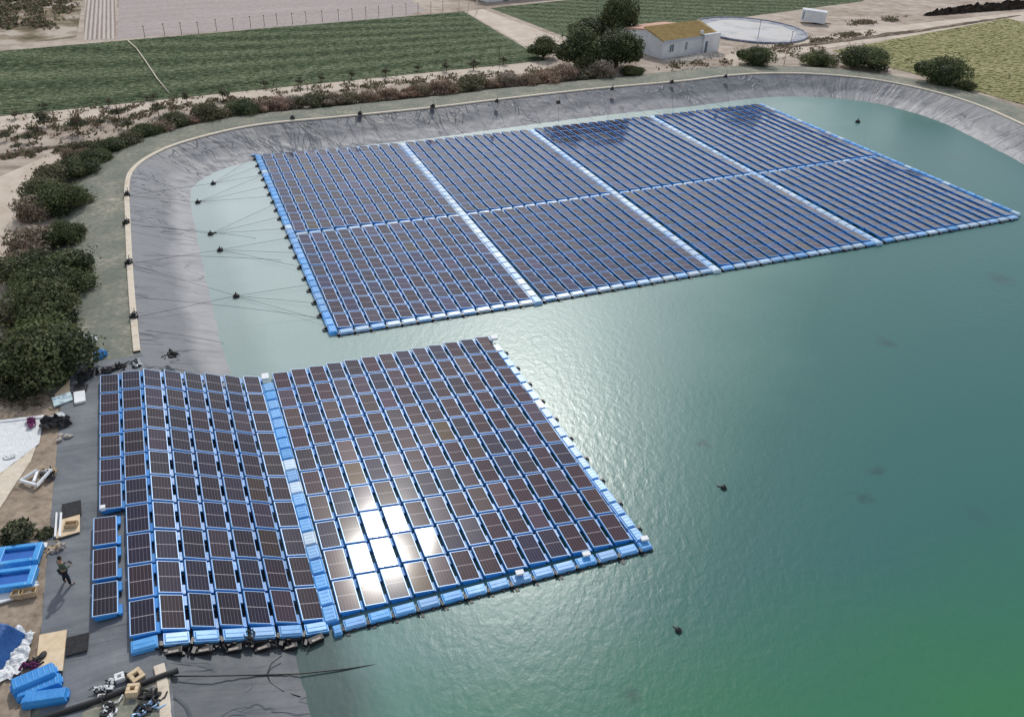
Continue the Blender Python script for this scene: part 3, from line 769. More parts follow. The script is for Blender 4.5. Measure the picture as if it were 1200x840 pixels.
# far island
walkway(W(391, 389, .3), W(301, 180, .3), 38, .62, lambda k: 'light blue float of the far island left edge, %s from the front corner' % ORD(k+1), 'floats along the far island left edge', lug=-1)
for nmw, a, b_ in (('left', (631.5, 354), (471, 168)), ('middle', (841.5, 317), (622.3, 152)), ('right', (1032, 284.5), (762.8, 136))):
    walkway(W(*a, .3), W(*b_, .3), 38, .74, lambda k: 'pale float of the far island %s inner walkway, %s from the front edge' % (nmw, ORD(k+1)), 'floats of the far island inner walkways', bright=.7)
walkway(W(1196, 251, .3), W(891, 121.5, .3), 38, .5, lambda k: 'pale blue float of the far island right edge, %s from the front corner' % ORD(k+1), 'floats along the far island right edge')
for bi in range(4):
    q = bw_[bi]; endfloats(q[3]+Vector((0, 0, 0)), q[2], 13, lambda k: 'pale end float at the front of far island, %s block, %s column from left' % (bn_[bi], ORD(k+1)), 'end floats along the far island front', bracket=True, pale=.7)
    q = tw[bi]; endfloats(q[3], q[2], 13, lambda k: 'pale end float in the cross aisle of far island, %s block, %s column from left' % (bn_[bi], ORD(k+1)), 'end floats in the far island cross aisle', bracket=False, depth_=.42, pale=.8, zo=-.1)
# landing pontoon at the far left corner
pt = thing('landing_pontoon', 'small light blue pontoon jutting from the far island top left corner', 'pontoon', M4=frame_at(W(292, 181, .0), NU))
b = MB()
for i in range(2):
    for j in range(3): b.box(-.55+.6*i, -.55+.6*i+.56, -1.4+.95*j, -1.4+.95*j+.9, .02, .36)
obj('float_body', b.mesh('float_body', ['float_pale'], bevel=.02), pt, color=(.1, 1, 1))
b = MB(); b.box(-.66, -.56, -1.5, 1.5, -.08, .3); b.box(-.6, .7, -1.62, -1.46, -.08, .3)
obj('fender_or_shade_bar', b.mesh('fender_or_shade_bar', ['black_rubber'], bevel=.01), pt)

#@@OBJECTS
def kid(name, b, mats, parent, bevel=0, label=None, **k):
    o_ = obj(name, b.mesh(name, mats, bevel=bevel, **k), parent)
    if label: o_['label'] = label
    return o_
# ------------------------------------------------------------------ vegetation
def mpp(P): return depth(P)/FOC
def crown_mesh(name, seed, n, lobes, leaf, cols, flat=1., spread=.5, skirt=.25, upright=0.):
    """unit crown (radius 1, height 'flat'*2) of many leaf-sized faces on uneven lobes"""
    r_ = np.random.RandomState(seed)
    L = []
    for k in range(lobes):
        a = r_.uniform(0, 2*math.pi); d = r_.uniform(.15, .72) if k else 0
        zc = r_.uniform(.35, 1.25)*flat*(1-.35*d)
        L.append((d*math.cos(a), d*math.sin(a), zc, r_.uniform(.26, .5)))
    L = np.array(L)
    li = r_.randint(0, lobes, n)
    th = np.arccos(r_.uniform(-.75, 1, n)); ph = r_.uniform(0, 2*np.pi, n)
    rad = L[li, 3]*(1-np.abs(r_.normal(0, .16, n)))*(1+.18*np.sin(ph*5+li)*np.cos(th*4+li*2))
    dx = np.sin(th)*np.cos(ph); dy = np.sin(th)*np.sin(ph); dz = np.cos(th)
    c = np.stack([L[li, 0]+dx*rad, L[li, 1]+dy*rad, L[li, 2]+dz*rad*flat*1.05], 1)
    stray = r_.rand(n) < .10
    c[stray] *= r_.uniform(1.02, 1.22, (stray.sum(), 1))
    c[:, 2] = np.maximum(c[:, 2], r_.uniform(0., .18, n)*flat)
    nrm = np.stack([dx, dy, dz], 1)+r_.normal(0, .55, (n, 3)); nrm /= np.linalg.norm(nrm, axis=1)[:, None]
    t1 = np.cross(nrm, r_.normal(0, 1, (n, 3))+np.array([0, 0, upright])); t1 /= np.linalg.norm(t1, axis=1)[:, None]
    t2 = np.cross(nrm, t1)
    s_ = leaf*r_.uniform(.5, 1.35, n)[:, None]; el = 1.5+upright
    V = np.stack([c-t1*s_*.55, c+t2*s_*el*.5, c+t1*s_*.55, c-t2*s_*el*.5], 1).reshape(-1, 3)
    F = np.arange(n*4).reshape(-1, 4)
    me = bpy.data.meshes.new(name); me.from_pydata(V.tolist(), [], F.tolist()); me.materials.append(MATS['foliage'])
    cc = np.array(cols); lobecol = r_.randint(0, len(cols), lobes)
    ci = np.where(r_.rand(n) < .6, lobecol[li], r_.randint(0, len(cols), n))
    col = cc[ci]*r_.uniform(.65, 1.35, (n, 1))
    set_tint(me, col)
    return me
def stem_mesh(name, seed, h=.9, n=6, r0=.06):
    q = random.Random(seed); b = MB()
    b.tube([(0, 0, -.1), (.02, .01, h*.25), (.05, -.02, h*.55)], [r0, r0*.8, r0*.5], 7)
    for k in range(n):
        a = q.uniform(0, 6.28); d = q.uniform(.25, .6)
        b.tube([(.0, .0, h*.1), (d*.5*math.cos(a), d*.5*math.sin(a), h*.5), (d*math.cos(a), d*math.sin(a), h*q.uniform(.7, 1.1))], [r0*.5, r0*.35, r0*.12], 5)
    return b.mesh(name, ['bark'])
DK = [(.062, .082, .034), (.080, .104, .042), (.108, .134, .056), (.042, .056, .028), (.16, .18, .085)]
OL = [(.12, .12, .065), (.15, .145, .085), (.09, .10, .055), (.20, .18, .12)]
BR = [(.26, .185, .135), (.19, .14, .105), (.31, .24, .18), (.16, .14, .09), (.36, .30, .24)]
CR = {
 'dark': [crown_mesh('foliage', 10+i, 20000, 22, .040, DK, .66) for i in range(3)],
 'olive': [crown_mesh('foliage', 20+i, 5000, 14, .062, OL, .62, upright=.6) for i in range(2)],
 'brown': [crown_mesh('foliage', 30+i, 5200, 16, .045, BR, .55, upright=1.3) for i in range(3)],
 'tree': [crown_mesh('foliage', 40+i, 18000, 30, .052, DK, .9) for i in range(3)],
 'sap': [crown_mesh('foliage', 50+i, 420, 9, .15, [(.13, .14, .09), (.18, .18, .12), (.09, .10, .065)], .6) for i in range(3)],
}
ST = [stem_mesh('stem', 3+i) for i in range(3)]
TRK = []
for i in range(3):
    b = MB(); b.tube([(0, 0, -.3), (.03, .02, .35), (-.02, .03, .8), (.02, 0, 1.25)], [.10, .075, .06, .03], 8)
    q = random.Random(i)
    for k in range(5):
        a = k*1.3+q.random(); b.tube([(0, .02, .35+.1*k), (.3*math.cos(a), .3*math.sin(a), .8+.08*k), (.6*math.cos(a), .6*math.sin(a), 1.1+.1*k)], [.045, .03, .012], 6)
    TRK.append(b.mesh('trunk', ['bark']))
def plant(name, cat, kind, P, rx, rz_, label, group=None, color=(1, 1, 1), trunk=False, lift=0., ry=None):
    k = rnd.randrange(len(CR[kind]))
    e = thing(name, label, cat, P, rnd.uniform(0, 6.28), group)
    o_ = bpy.data.objects.new('crown' if trunk else 'foliage', CR[kind][k]); COL.objects.link(o_); o_.parent = e
    o_.scale = (rx, ry or rx*rnd.uniform(.85, 1.1), rz_); o_.location = (0, 0, lift); o_.color = (*color, 1)
    s_ = bpy.data.objects.new('trunk' if trunk else 'stem', (TRK if trunk else ST)[k % 3]); COL.objects.link(s_); s_.parent = e
    s_.scale = (rx*.8, rx*.8, (lift+rz_*.9) if trunk else rz_)
    return e
def shrub_px(px, py, wpx, kind, label, hr=.8, zg=1.5, color=(1, 1, 1), group=None, name='shrub'):
    """px,py = middle of the base line"""
    P0 = W(px, py, zg); rx = wpx*.5*mpp(P0)
    P1 = P0+Vector((P0.x, P0.y, 0)).normalized()*rx*.7; P1.z = zg
    return plant(name, name, kind, P1, rx*1.25, rx*hr*1.35, label, group, color)
hedge = [ # left hedge, near to far
 (52, 462, 112, 'dark', 'largest dark green bush, lowest of the left hedge beside the wooden boards', .85),
 (60, 392, 88, 'dark', 'dark green bush directly above the lowest bush of the left hedge', .8),
 (66, 352, 90, 'dark', 'dense dark green bush in the middle of the left hedge', .75),
 (38, 340, 60, 'olive', 'dull olive bush at the outer side of the middle of the left hedge', .9),
 (78, 292, 46, 'dark', 'small dark round bush nearest to the embankment in the left hedge', .9),
 (42, 305, 62, 'brown', 'light brown dry bush on the sand side of the left hedge', .85),
 (76, 254, 58, 'dark', 'dark green bush with a shaded base in the upper left hedge', .85),
 (45, 262, 50, 'brown', 'brown dry bush left of the upper dark bush in the hedge', .9),
 (66, 222, 44, 'olive', 'olive brown bush above the upper dark bush of the left hedge', .8),
 (95, 212, 40, 'dark', 'dark bush at the narrow part of the left hedge', .8),
 (112, 197, 36, 'dark', 'dark bush where the left hedge turns along the corner', .8),
 (132, 182, 36, 'dark', 'dark bush second past the turn of the left hedge', .7),
 (152, 174, 30, 'olive', 'olive bush at the corner between left hedge and far row', .8),
 (172, 164, 32, 'dark', 'low dark bush at the start of the far row of shrubs', .7)]
hedge += [
 (24, 392, 56, 'olive', 'olive bush on the outer side just above the lowest bush of the left hedge', .9),
 (88, 330, 40, 'dark', 'small dark green bush on the bank side at mid height of the left hedge', .9),
 (30, 322, 44, 'brown', 'pale brown dry bush at the outermost edge of the left hedge', .9),
 (58, 242, 46, 'olive', 'olive brown bush left of the shaded dark bush in the upper hedge', .9),
 (88, 196, 34, 'brown', 'brown dry bush on the sand side of the upper hedge end', .9),
 (100, 182, 28, 'olive', 'small olive bush outside the turn of the left hedge', .8)]
for px, py, wd, kd, lab, hr in hedge:
    shrub_px(px, py, wd, kd, lab, hr)
row = [(190, 158, 30, 'brown'), (208, 152, 34, 'olive'), (226, 150, 30, 'brown'), (246, 145, 36, 'olive'), (266, 141, 32, 'brown'), (286, 139, 34, 'dark'), (306, 136, 32, 'brown'),
       (326, 133, 34, 'brown'), (346, 130, 28, 'brown'), (366, 129, 30, 'olive'), (388, 128, 34, 'brown'), (412, 125, 26, 'olive'), (432, 123, 30, 'brown'), (455, 120, 28, 'brown'),
       (476, 118, 32, 'brown'), (496, 116, 30, 'brown'), (516, 114, 34, 'brown'), (536, 111, 26, 'olive'), (556, 109, 36, 'olive'), (578, 106, 26, 'brown'), (598, 104, 38, 'brown'), (618, 103, 28, 'brown'), (640, 100, 36, 'brown'), (662, 98, 34, 'brown'), (684, 97, 30, 'olive'), (706, 95, 36, 'brown'), (741, 92, 26, 'dark')]
cn = {'brown': 'rust brown half bare shrub', 'olive': 'olive green dry shrub', 'dark': 'dark green dense shrub'}
for i, (px, py, wd, kd) in enumerate(row):
    cc = rnd.uniform(.85, 1.2)
    shrub_px(px+rnd.uniform(-2, 2), py, wd, kd, '%s, %s from the left in the row behind the far embankment' % (cn[kd], ORD(i+1)), rnd.uniform(.62, .95), color=(cc*rnd.uniform(.9, 1.15), cc, cc*rnd.uniform(.9, 1.1)), group='shrubs behind the far embankment')
for px, py, wd, lab, hr in ((883, 81, 40, 'dark round bush beyond the far bank, nearest to the farmhouse', .85), (957, 80, 36, 'pale green low bush beyond the far bank below the white trailer', .7),
                            (1010, 84, 52, 'wide dark bush at the lower corner of the yellow green field', .7), (1098, 104, 54, 'largest dark bush by the yellow green field near the right edge', .9), (1129, 108, 22, 'small low bush touching the right side of the largest field bush', .7)):
    shrub_px(px, py, wd, 'dark', lab, hr, color=(1.3, 1.25, 1.2) if 'pale' in lab else (1, 1, 1))
# trees by the farmhouse
def tree_px(px, py, wpx, hpx, label, kind='tree', liftf=.22, col=(1, 1, 1)):
    P0 = W(px, py, 1.5); k = mpp(P0); rx = wpx*.5*k; H_ = hpx*k*1.04
    P0 = P0+Vector((P0.x, P0.y, 0)).normalized()*rx*.5
    e = plant('tree', 'tree', kind, P0, rx*1.08, H_*(1-liftf)/1.95, label, None, col, True, H_*liftf)
tree_px(681, 85, 66, 58, 'broad dark green tree, left of the pair in front of the farmhouse', liftf=.04)
tree_px(722, 84, 68, 62, 'broad dark green tree touching the farmhouse gable, right of the pair', liftf=.04)
tree_px(722, 54, 46, 74, 'tall dark tree rising behind the pair by the farmhouse', liftf=.1)
tree_px(694, 50, 52, 34, 'lower dark tree behind the pair, at the edge of the crop field', liftf=.08)
tree_px(636, 70, 36, 30, 'small dark tree at the end of the dirt track', liftf=.1)
# saplings in the sandy strip
saps = [(18, 140, 14, 12), (52, 147, 22, 20), (93, 158, 30, 28), (35, 168, 16, 16), (8, 165, 12, 14), (128, 125, 14, 12), (140, 140, 20, 18), (186, 136, 14, 20), (180, 118, 10, 9), (219, 120, 10, 14), (262, 118, 16, 16), (172, 118, 8, 8),
        (52, 128, 10, 10), (310, 103, 10, 11), (352, 102, 10, 12), (376, 96, 9, 9), (412, 93, 10, 12), (452, 90, 11, 12), (490, 84, 10, 9), (523, 84, 14, 14), (555, 82, 16, 14), (590, 76, 12, 12), (118, 148, 14, 12), (22, 176, 14, 10), (150, 152, 18, 14)]
n = 0
for px, py, wd, hp in saps:
    if not wd: continue
    n += 1
    P0 = W(px, py, 1.5); k = mpp(P0)
    plant('sapling', 'tree', 'sap', P0, wd*.55*k, hp*k*.55, 'thin grey green young tree, %s counted in the sandy strip below the crop field' % ORD(n), 'young trees in the sandy strip', (1, 1, 1), True, hp*k*.28)
# near scrub bush by the work area
def bush_near(px, py, wpx, label, cols=(1.6, 1.5, 1.7), hr=.8):
    P0 = W(px, py, 2.0); rx = wpx*.5*mpp(P0)
    plant('shrub', 'shrub', 'sapn', P0, rx, rx*hr, label, None, cols)
CR['sapn'] = [crown_mesh('foliage', 60+i, 1500, 14, .095, [(.06, .075, .04), (.10, .11, .06), (.16, .16, .10), (.04, .045, .03)], .62, upright=1.6) for i in range(2)]
bush_near(22, 628, 52, 'grey green sparse bush by the work area, between the white sheet and blue floats', (.9, .95, .9))
bush_near(52, 628, 24, 'small sparse bush just left of the wooden board', (.9, .95, .85), .6)
# weeds
def tufts(name, polys, n, size, cols, label, cat, seed, zg=1.52):
    r_ = np.random.RandomState(seed); V = []; C_ = []
    for (x0, y0, x1, y1, hw, m_) in polys:
        for k in range(int(n*m_)):
            t_ = r_.rand(); px, py = x0+(x1-x0)*t_+r_.normal(0, hw*2.5), y0+(y1-y0)*t_+r_.normal(0, hw)
            if noise.noise((px*.06, py*.13, seed)) < -.02: continue
            P = W(px, py, zg)
            for q in range(3):
                a = r_.uniform(0, 3.14); s_ = size*r_.uniform(.4, 1.4); c_ = P+Vector((r_.normal(0, size), r_.normal(0, size), 0)); h_ = s_*r_.uniform(.4, 1.1)
                dx, dy = math.cos(a)*s_*.5, math.sin(a)*s_*.5; lx, ly = r_.normal(0, s_*.5, 2)
                V += [(c_.x-dx, c_.y-dy, zg-.03), (c_.x+dx, c_.y+dy, zg-.03), (c_.x+dx*.6+lx, c_.y+dy*.6+ly, zg+h_), (c_.x-dx*.6+lx, c_.y-dy*.6+ly, zg+h_)]
                cc = np.array(cols[r_.randint(len(cols))])*r_.uniform(.6, 1.4); C_.append(cc)
    me = bpy.data.meshes.new(name); me.from_pydata(V, [], np.arange(len(V)).reshape(-1, 4).tolist()); me.materials.append(MATS['foliage']); set_tint(me, C_)
    return tag(obj(name, me), label, cat, None, 'stuff')
tufts('weeds', [(-30, 166, 170, 130, 8, .5), (160, 128, 420, 102, 4, .35), (420, 102, 650, 82, 3, .3), (-20, 190, 120, 168, 2, .2), (200, 150, 640, 102, 2., .45)], 4200, .20, OL+BR[:2], 'patchy dry weeds on the sandy strip below the crop field', 'weeds', 3)
tufts('weeds', [(-30, 4, 70, 2, 4, 1.2), (-30, 12, 70, 10, 3, 1.), (-30, 30, 66, 26, 3, .5)], 2400, .42, OL+BR+DK[:2], 'patchy brown and green scrub in the far left corner', 'weeds', 5)
tufts('weeds', [(905, 56, 1020, 38, 1.5, .8), (780, 78, 960, 58, 3, .5), (1000, 28, 1060, 22, 1.5, .4)], 1500, .26, BR+OL, 'dry weeds along the lane beside the farmhouse', 'weeds', 8)
tufts('weeds', [(0, 470, 60, 470, 6, .5), (6, 320, 20, 450, 4, .5)], 500, .12, OL+BR, 'sparse dry weeds around the foot of the left hedge', 'weeds', 9, 2.01)
# dark heap along the lane, upper right
def heap(name, pts, wd, h, matn, label, cat, kind=None, seg=60):
    V = []; F = []; m_ = 12
    P = [W(x, y, 1.5) for x, y in pts]
    for i in range(seg+1):
        t_ = i/seg*(len(P)-1); k = min(int(t_), len(P)-2); p = P[k].lerp(P[k+1], t_-k); d = (P[k+1]-P[k]).normalized(); s_ = Vector((-d.y, d.x, 0))
        e = math.sin(math.pi*min(1, max(0, i/seg)))**.35
        for j in range(m_+1):
            u_ = j/m_*2-1
            q = p+s_*u_*wd*.5*e*(1+.4*noise.noise((i*.5, j*.5, 2)))
            V.append((q.x, q.y, 1.45+h*e*max(0, 1-u_*u_)*(.75+.7*noise.noise((i*.6, j*.7, 7)))))
    for i in range(seg):
        for j in range(m_): a = i*(m_+1)+j; F.append((a, a+1, a+m_+2, a+m_+1))
    me = bpy.data.meshes.new(name); me.from_pydata(V, [], F); me.materials.append(MATS[matn])
    return tag(obj(name, me), label, cat, None, kind)
mottled('manure', (.014, .011, .010), (.05, .038, .03), 1.5, .95, .1, .9, .1)
heap('manure_heap', [(1082, 19), (1130, 14), (1200, 9), (1290, 0)], 3.4, 1.7, 'manure', 'long dark heap of manure beside the lane in the upper right', 'heap')
heap('rubble_heap', [(775, 72), (800, 72), (830, 66), (850, 66)], 3.0, .7, 'rubble', 'low heap of rubble along the farmhouse front wall', 'heap')
heap('rubble_heap', [(800, 82), (830, 84), (862, 80)], 2.4, .6, 'rubble', 'low heap of rubble between farmhouse and far bank', 'heap')
heap('earth_ridge', [(860, 62), (960, 52), (1070, 38), (1200, 18)], 1.6, .5, 'ground_dirt', 'low earth ridge along the near side of the upper right lane', 'ridge')
heap('earth_ridge', [(-60, 196), (30, 177), (110, 168)], .8, .35, 'ground_dirt', 'low brown earth ridge across the sandy ground at the upper left', 'ridge')

# ------------------------------------------------------------------ farmhouse
A = W(774.8, 69.7, 1.5); B = W(838, 60.5, 1.5); Cc = W(744, 62, 1.5)
fx = (B-A); FL = fx.length; ax_ = fx.normalized(); ay_ = Vector((-ax_.y, ax_.x, 0))
FD = 11.
fh = thing('farmhouse', 'white farmhouse with mossy yellow tiled front roof and pink rear roof', 'house', M4=frame_at(A, ax_))

h1, h2 = 2.75, 4.0; mx_ = FL*.72
def wallbox(b, x0, x1, y0, y1, ha, hb):
    b.hexa([(x0, y0, -.1), (x1, y0, -.1), (x1, y1, -.1), (x0, y1, -.1)], [(x0, y0, ha), (x1, y0, ha), (x1, y1, hb), (x0, y1, hb)])
b = MB(); wallbox(b, 0, FL-.05, 0, 4.6, h1, h2); kid('wall', b, ['render_white'], fh)
b = MB(); wallbox(b, 0, FL*.8, 4.62, FD, h2-.25, h2-1.1); kid('wall', b, ['render_white'], fh)
b = MB(); wallbox(b, mx_, FL+.25, -.45, -.02, h1+.35, h1+.38); kid('wall', b, ['render_white'], fh, label='white front bay of the farmhouse around the door')
b = MB(); b.hexa([(-.2, -.3, h1-.02), (FL+.2, -.3, h1-.02), (FL+.2, 4.7, h2+.06), (-.2, 4.7, h2+.06)], [(-.2, -.3, h1+.14), (FL+.2, -.3, h1+.14), (FL+.2, 4.7, h2+.24), (-.2, 4.7, h2+.24)])
for k in range(int(FL/.3)): b.hexa([(k*.3-.1, -.3, h1+.13), (k*.3, -.3, h1+.13), (k*.3, 4.68, h2+.23), (k*.3-.1, 4.68, h2+.23)], [(k*.3-.09, -.3, h1+.18), (k*.3-.01, -.3, h1+.18), (k*.3-.01, 4.68, h2+.28), (k*.3-.09, 4.68, h2+.28)])
rf = kid('roof', b, ['roof_moss'], fh, label='front roof of mossy yellow tiles')
b = MB(); b.box(mx_-.3, mx_+.15, .1, .5, h1+.1, h1+.9); kid('chimney', b, ['render_white'], rf)
b = MB(); b.hexa([(-.2, 4.72, h2-.27), (FL*.8+.2, 4.72, h2-.27), (FL*.8+.2, FD+.2, h2-1.12), (-.2, FD+.2, h2-1.12)], [(-.2, 4.72, h2-.1), (FL*.8+.2, 4.72, h2-.1), (FL*.8+.2, FD+.2, h2-.95), (-.2, FD+.2, h2-.95)])
kid('roof', b, ['roof_pink'], fh, label='rear roof of pinkish tiles')
for x0, x1, z0, z1, yy in ((1.6, 2.5, .95, 2.1, 0), (5.1, 5.6, 1.0, 2.2, 0)):
    b = MB(); b.box(x0, x1, yy-.03, yy+.05, z0, z1); wn = kid('window', b, ['shutter'], fh)
    b = MB(); b.box(x0-.06, x0, yy-.05, yy+.02, z0-.06, z1+.06); b.box(x1, x1+.06, yy-.05, yy+.02, z0-.06, z1+.06); b.box(x0, x1, yy-.05, yy+.02, z1, z1+.06); b.box(x0-.1, x1+.1, yy-.09, yy+.02, z0-.12, z0-.04); b.box((x0+x1)/2-.03, (x0+x1)/2+.03, yy-.05, yy-.031, z0, z1)
    kid('frame', b, ['white_paint'], wn)
b = MB(); b.tube([(-.2, -.36, h1+.04), (mx_-.05, -.36, h1+.04)], .07, 6); kid('gutter', b, ['frame_alu'], rf)
b = MB(); b.box(mx_+.35, mx_+.9, -.48, -.44, 0, 2.0); dr = kid('door', b, ['shutter'], fh)
b = MB(); b.ball((mx_+.8, -.5, 1.0), .04); kid('handle', b, ['frame_alu'], dr)
# round lined tank and trailer beside it
tk = thing('lined_basin', 'shallow pale basin with white lining and dark rim behind the farmhouse', 'basin', M4=Matrix.Translation(W(878, 36, 1.5)) @ Matrix.Rotation(R(15), 4, 'Z'))
b = MB(); n_ = 48; ra, rb = 10.0, 11.5
vs_ = [(0, 0, .04)]; fs_ = []
for i in range(n_): a = 2*math.pi*i/n_; vs_.append((ra*math.cos(a), rb*math.sin(a), .05))
for i in range(n_): fs_.append((0, 1+i, 1+(i+1) % n_))
b.add(vs_, fs_); kid('lining', b, ['basin_lining'] if 'basin_lining' in MATS else [mottled('basin_lining', (.22, .24, .30), (.42, .41, .40), .16, .6, .3, .4, .1, c3=(.40, .41, .46))], tk)
b = MB(); vs_ = []; fs_ = []
for i in range(n_):
    a = 2*math.pi*i/n_
    for q_, z_ in ((.84+.04*math.sin(i*.7), .06), (1.0, .16)): vs_.append((ra*q_*math.cos(a), rb*q_*math.sin(a), z_))
for i in range(n_): j = (i+1) % n_; fs_.append((2*i, 2*i+1, 2*j+1, 2*j))
b.add(vs_, fs_); kid('inner_bank', b, [mottled('basin_bank', (.16, .18, .24), (.42, .43, .46), .5, .7, .2, .5, .1)], tk)
b = MB(); b.tube([((ra+.2)*math.cos(2*math.pi*i/n_), (rb+.2)*math.sin(2*math.pi*i/n_), .12) for i in range(n_+1)], .24, 6, cap=False); kid('rim', b, [mottled('rim_blue', (.10, .12, .18), (.30, .31, .36), 1.2, .7)], tk)
A2 = W(937, 27.5, 1.5); B2 = W(966, 30, 1.5)
tr_ = thing('trailer', 'white box trailer standing tilted beside the pale basin', 'trailer', M4=frame_at(A2, B2-A2) @ Matrix.Rotation(R(3), 4, 'Y'))
b = MB(); tl = (B2-A2).length; b.box(0, tl, 0, 2.3, .45, 2.6); kid('box', b, ['render_white'], tr_, bevel=.05)
b = MB(); b.box(.3, .5, -.02, .0, .8, 2.2); kid('door', b, ['shutter'], tr_)
b = MB()
for y_ in (.1, 2.1): b.tube([(tl*.6, y_, .35), (tl*.6, y_+.2, .35)], .35, 12)
kid('wheel', b, ['black_rubber'], tr_)
b = MB(); b.box(tl, tl+1.2, 1.0, 1.2, .4, .55); kid('drawbar', b, ['black_plastic'], tr_)
# far white building at the top edge
A3 = W(585, 2, 1.5)
st_ = thing('shed', 'long white shed with grey roof cut by the top edge of the picture', 'shed', M4=frame_at(A3, W(700, -8, 1.5)-A3))
b = MB(); wallbox(b, -3, 14, 0, 8, 3.4, 3.4); kid('wall', b, ['render_white'], st_)
b = MB(); b.hexa([(-3.2, -.3, 3.38), (14.2, -.3, 3.38), (14.2, 4, 4.6), (-3.2, 4, 4.6)], [(-3.2, -.3, 3.5), (14.2, -.3, 3.5), (14.2, 4, 4.72), (-3.2, 4, 4.72)]); kid('roof', b, ['rubble'], st_)
b = MB(); b.box(1, 2.4, -.04, .02, 0, 2.4); b.box(5, 5.9, -.04, .02, .9, 2.0); kid('door', b, ['shutter'], st_)
# posts of the wire fence and power poles
def post(px, py, h_, name, label, cat, r_=.06, arm=False, group=None, zg=1.5):
    P0 = W(px, py, zg); b = MB(); b.tube([(0, 0, -.2), (0, 0, h_)], [r_, r_*.8], 6)
    e = thing(name, label, cat, P0, group=group); kid('shaft', b, ['concrete_kerb' if arm else 'bark'], e)
    b = MB()
    if arm: b.box(-.7, .7, -.05, .05, h_-.35, h_-.25); 
    else: b.box(-.1, .1, -.06, .06, h_-.1, h_+.02)
    kid('crossarm' if arm else 'cap', b, ['bark'], e)
    return P0
fp = [(170, 45), (193, 42), (213, 41), (233, 40), (254, 37), (274, 35), (294, 33), (310, 31.5), (325, 30), (343, 29), (359, 27), (378, 26), (397, 24.5), (413, 23), (429, 21.5), (444, 20), (460, 18.5), (476, 17), (490, 16), (505, 15), (519, 14)]
for i, (x, y) in enumerate(fp): post(x, y, 1.9, 'fence_post', 'thin fence post, %s from the left along the far edge of the crop field' % ORD(i+1), 'post', .05, False, 'posts along the far edge of the crop field')
for (x, y), l_, h_ in zip([(538, 13), (549, 12), (559, 13)], ['left', 'middle', 'right'], (5, 7, 6)): post(x, y, h_, 'power_pole', '%s of three tall thin poles at the far end of the dirt track' % l_, 'pole', .09, True, 'poles at the end of the dirt track')
for (x, y), l_ in zip([(585, 80), (888, 46), (925, 60), (918, 80)], ['beside the dirt track below the crop field', 'on the near rim of the pale basin', 'on the lane right of the basin', 'between the two bushes beyond the far bank']): post(x, y, 3.2, 'thin_pole', 'thin single pole '+l_, 'pole', .05)

# ------------------------------------------------------------------ moorings
def line_obj(P, Q, label, sag=.0, r_=.014, group='mooring lines of the islands'):
    b = MB(); n_ = 7
    pts = []
    for i in range(n_):
        t_ = i/(n_-1); p = P.lerp(Q, t_); p.z -= sag*4*t_*(1-t_)
        u_ = ((p.to_2d()-Vector((0, 0))).length)
        pts.append(p)
    b.tube([p-P for p in pts], r_, 4)
    o_ = obj('mooring_line', b.mesh('mooring_line', ['black_rubber']), M4=Matrix.Translation(P)); tag(o_, label, 'line', group)
def anchor(P, label):
    e = thing('mooring_anchor', label, 'anchor', P, rnd.uniform(-.4, .4), 'mooring anchors along the bank')
    b = MB(); b.box(-.26, .26, -.22, .22, 0, .34); b.box(-.12, .2, -.1, .3, .30, .48); kid('block', b, ['black_plastic'], e, bevel=.05)
    b = MB(); b.tube([(.1, 0, .3), (.14, 0, .9)], .025, 5); kid('ratchet', b, ['black_rubber'], e)
    return e
TLm, TRm, BRm, BLm = W(298, 180, .25), W(891, 121.5, .25), W(1196, 251, .25), W(388, 392, .25)
far_anch = [(343, 141), (422, 136), (507, 127.5), (582, 121.5), (654, 123), (717, 107), (787, 99), (850, 92.5)]
for i, (x, y) in enumerate(far_anch):
    P0 = W(x, y-1, 2.1); P0.z = 2.14; anchor(P0, 'black mooring anchor on the far bank crest, %s from the left' % ORD(i+1))
    t0 = max(.02, min(.98, (P0-TLm).dot(TRm-TLm)/(TRm-TLm).length_squared))
    for k, dt in enumerate((-.055, -.012, .03, .06)):
        Q = TLm.lerp(TRm, max(0.01, min(.99, t0+dt)))
        line_obj(P0+Vector((0, 0, .12)), Q, 'thin dark line, %s of four from the %s far bank anchor' % (ORD(k+1), ORD(i+1)), .0)
left_anch = [(149, 229), (148, 262), (151, 309), (157, 372)]
buoys = [(250, 216), (232, 238), (247, 275), (258, 294), (277, 348)]
for i, (x, y) in enumerate(left_anch):
    P0 = W(x, y, 2.1); P0.z = 2.0; anchor(P0, 'black mooring anchor beside the left kerb, %s from the far corner' % ORD(i+1))
BT = MB(); BT.ball((0, 0, .1), .32, 10, sz=.8); BT.tube([(0, 0, .2), (0, 0, .55)], .06, 6)
BUOY = BT.mesh('buoy_body', ['black_rubber'], smooth=True)
RT = MB(); RT.tube([(.33*math.cos(a*.785), .33*math.sin(a*.785), .12) for a in range(9)], .05, 5, cap=False); RT.box(.2, .75, -.07, .07, 0, .1); RING = RT.mesh('ring', ['black_plastic'])
def buoy(x, y, label, s_=1.):
    P0 = W(x, y, 0); e = thing('buoy', label, 'buoy', P0, rnd.uniform(0, 3), 'dark buoys on the water')
    for nm_, m_ in (('body', BUOY), ('ring', RING)):
        o_ = bpy.data.objects.new(nm_, m_); COL.objects.link(o_); o_.parent = e; o_.scale = (s_,)*3
    return P0
bp = [buoy(x, y, 'dark mooring buoy off the left bank, %s from the far end' % ORD(i+1), .8) for i, (x, y) in enumerate(buoys)]
buoy(848, 572, 'dark buoy alone in open water right of the near island', .55)
buoy(795, 739, 'dark buoy alone in open water near the lower edge', .5)
buoy(1005, 143.5, 'dark buoy in the water beyond the far island right corner', 1.0)
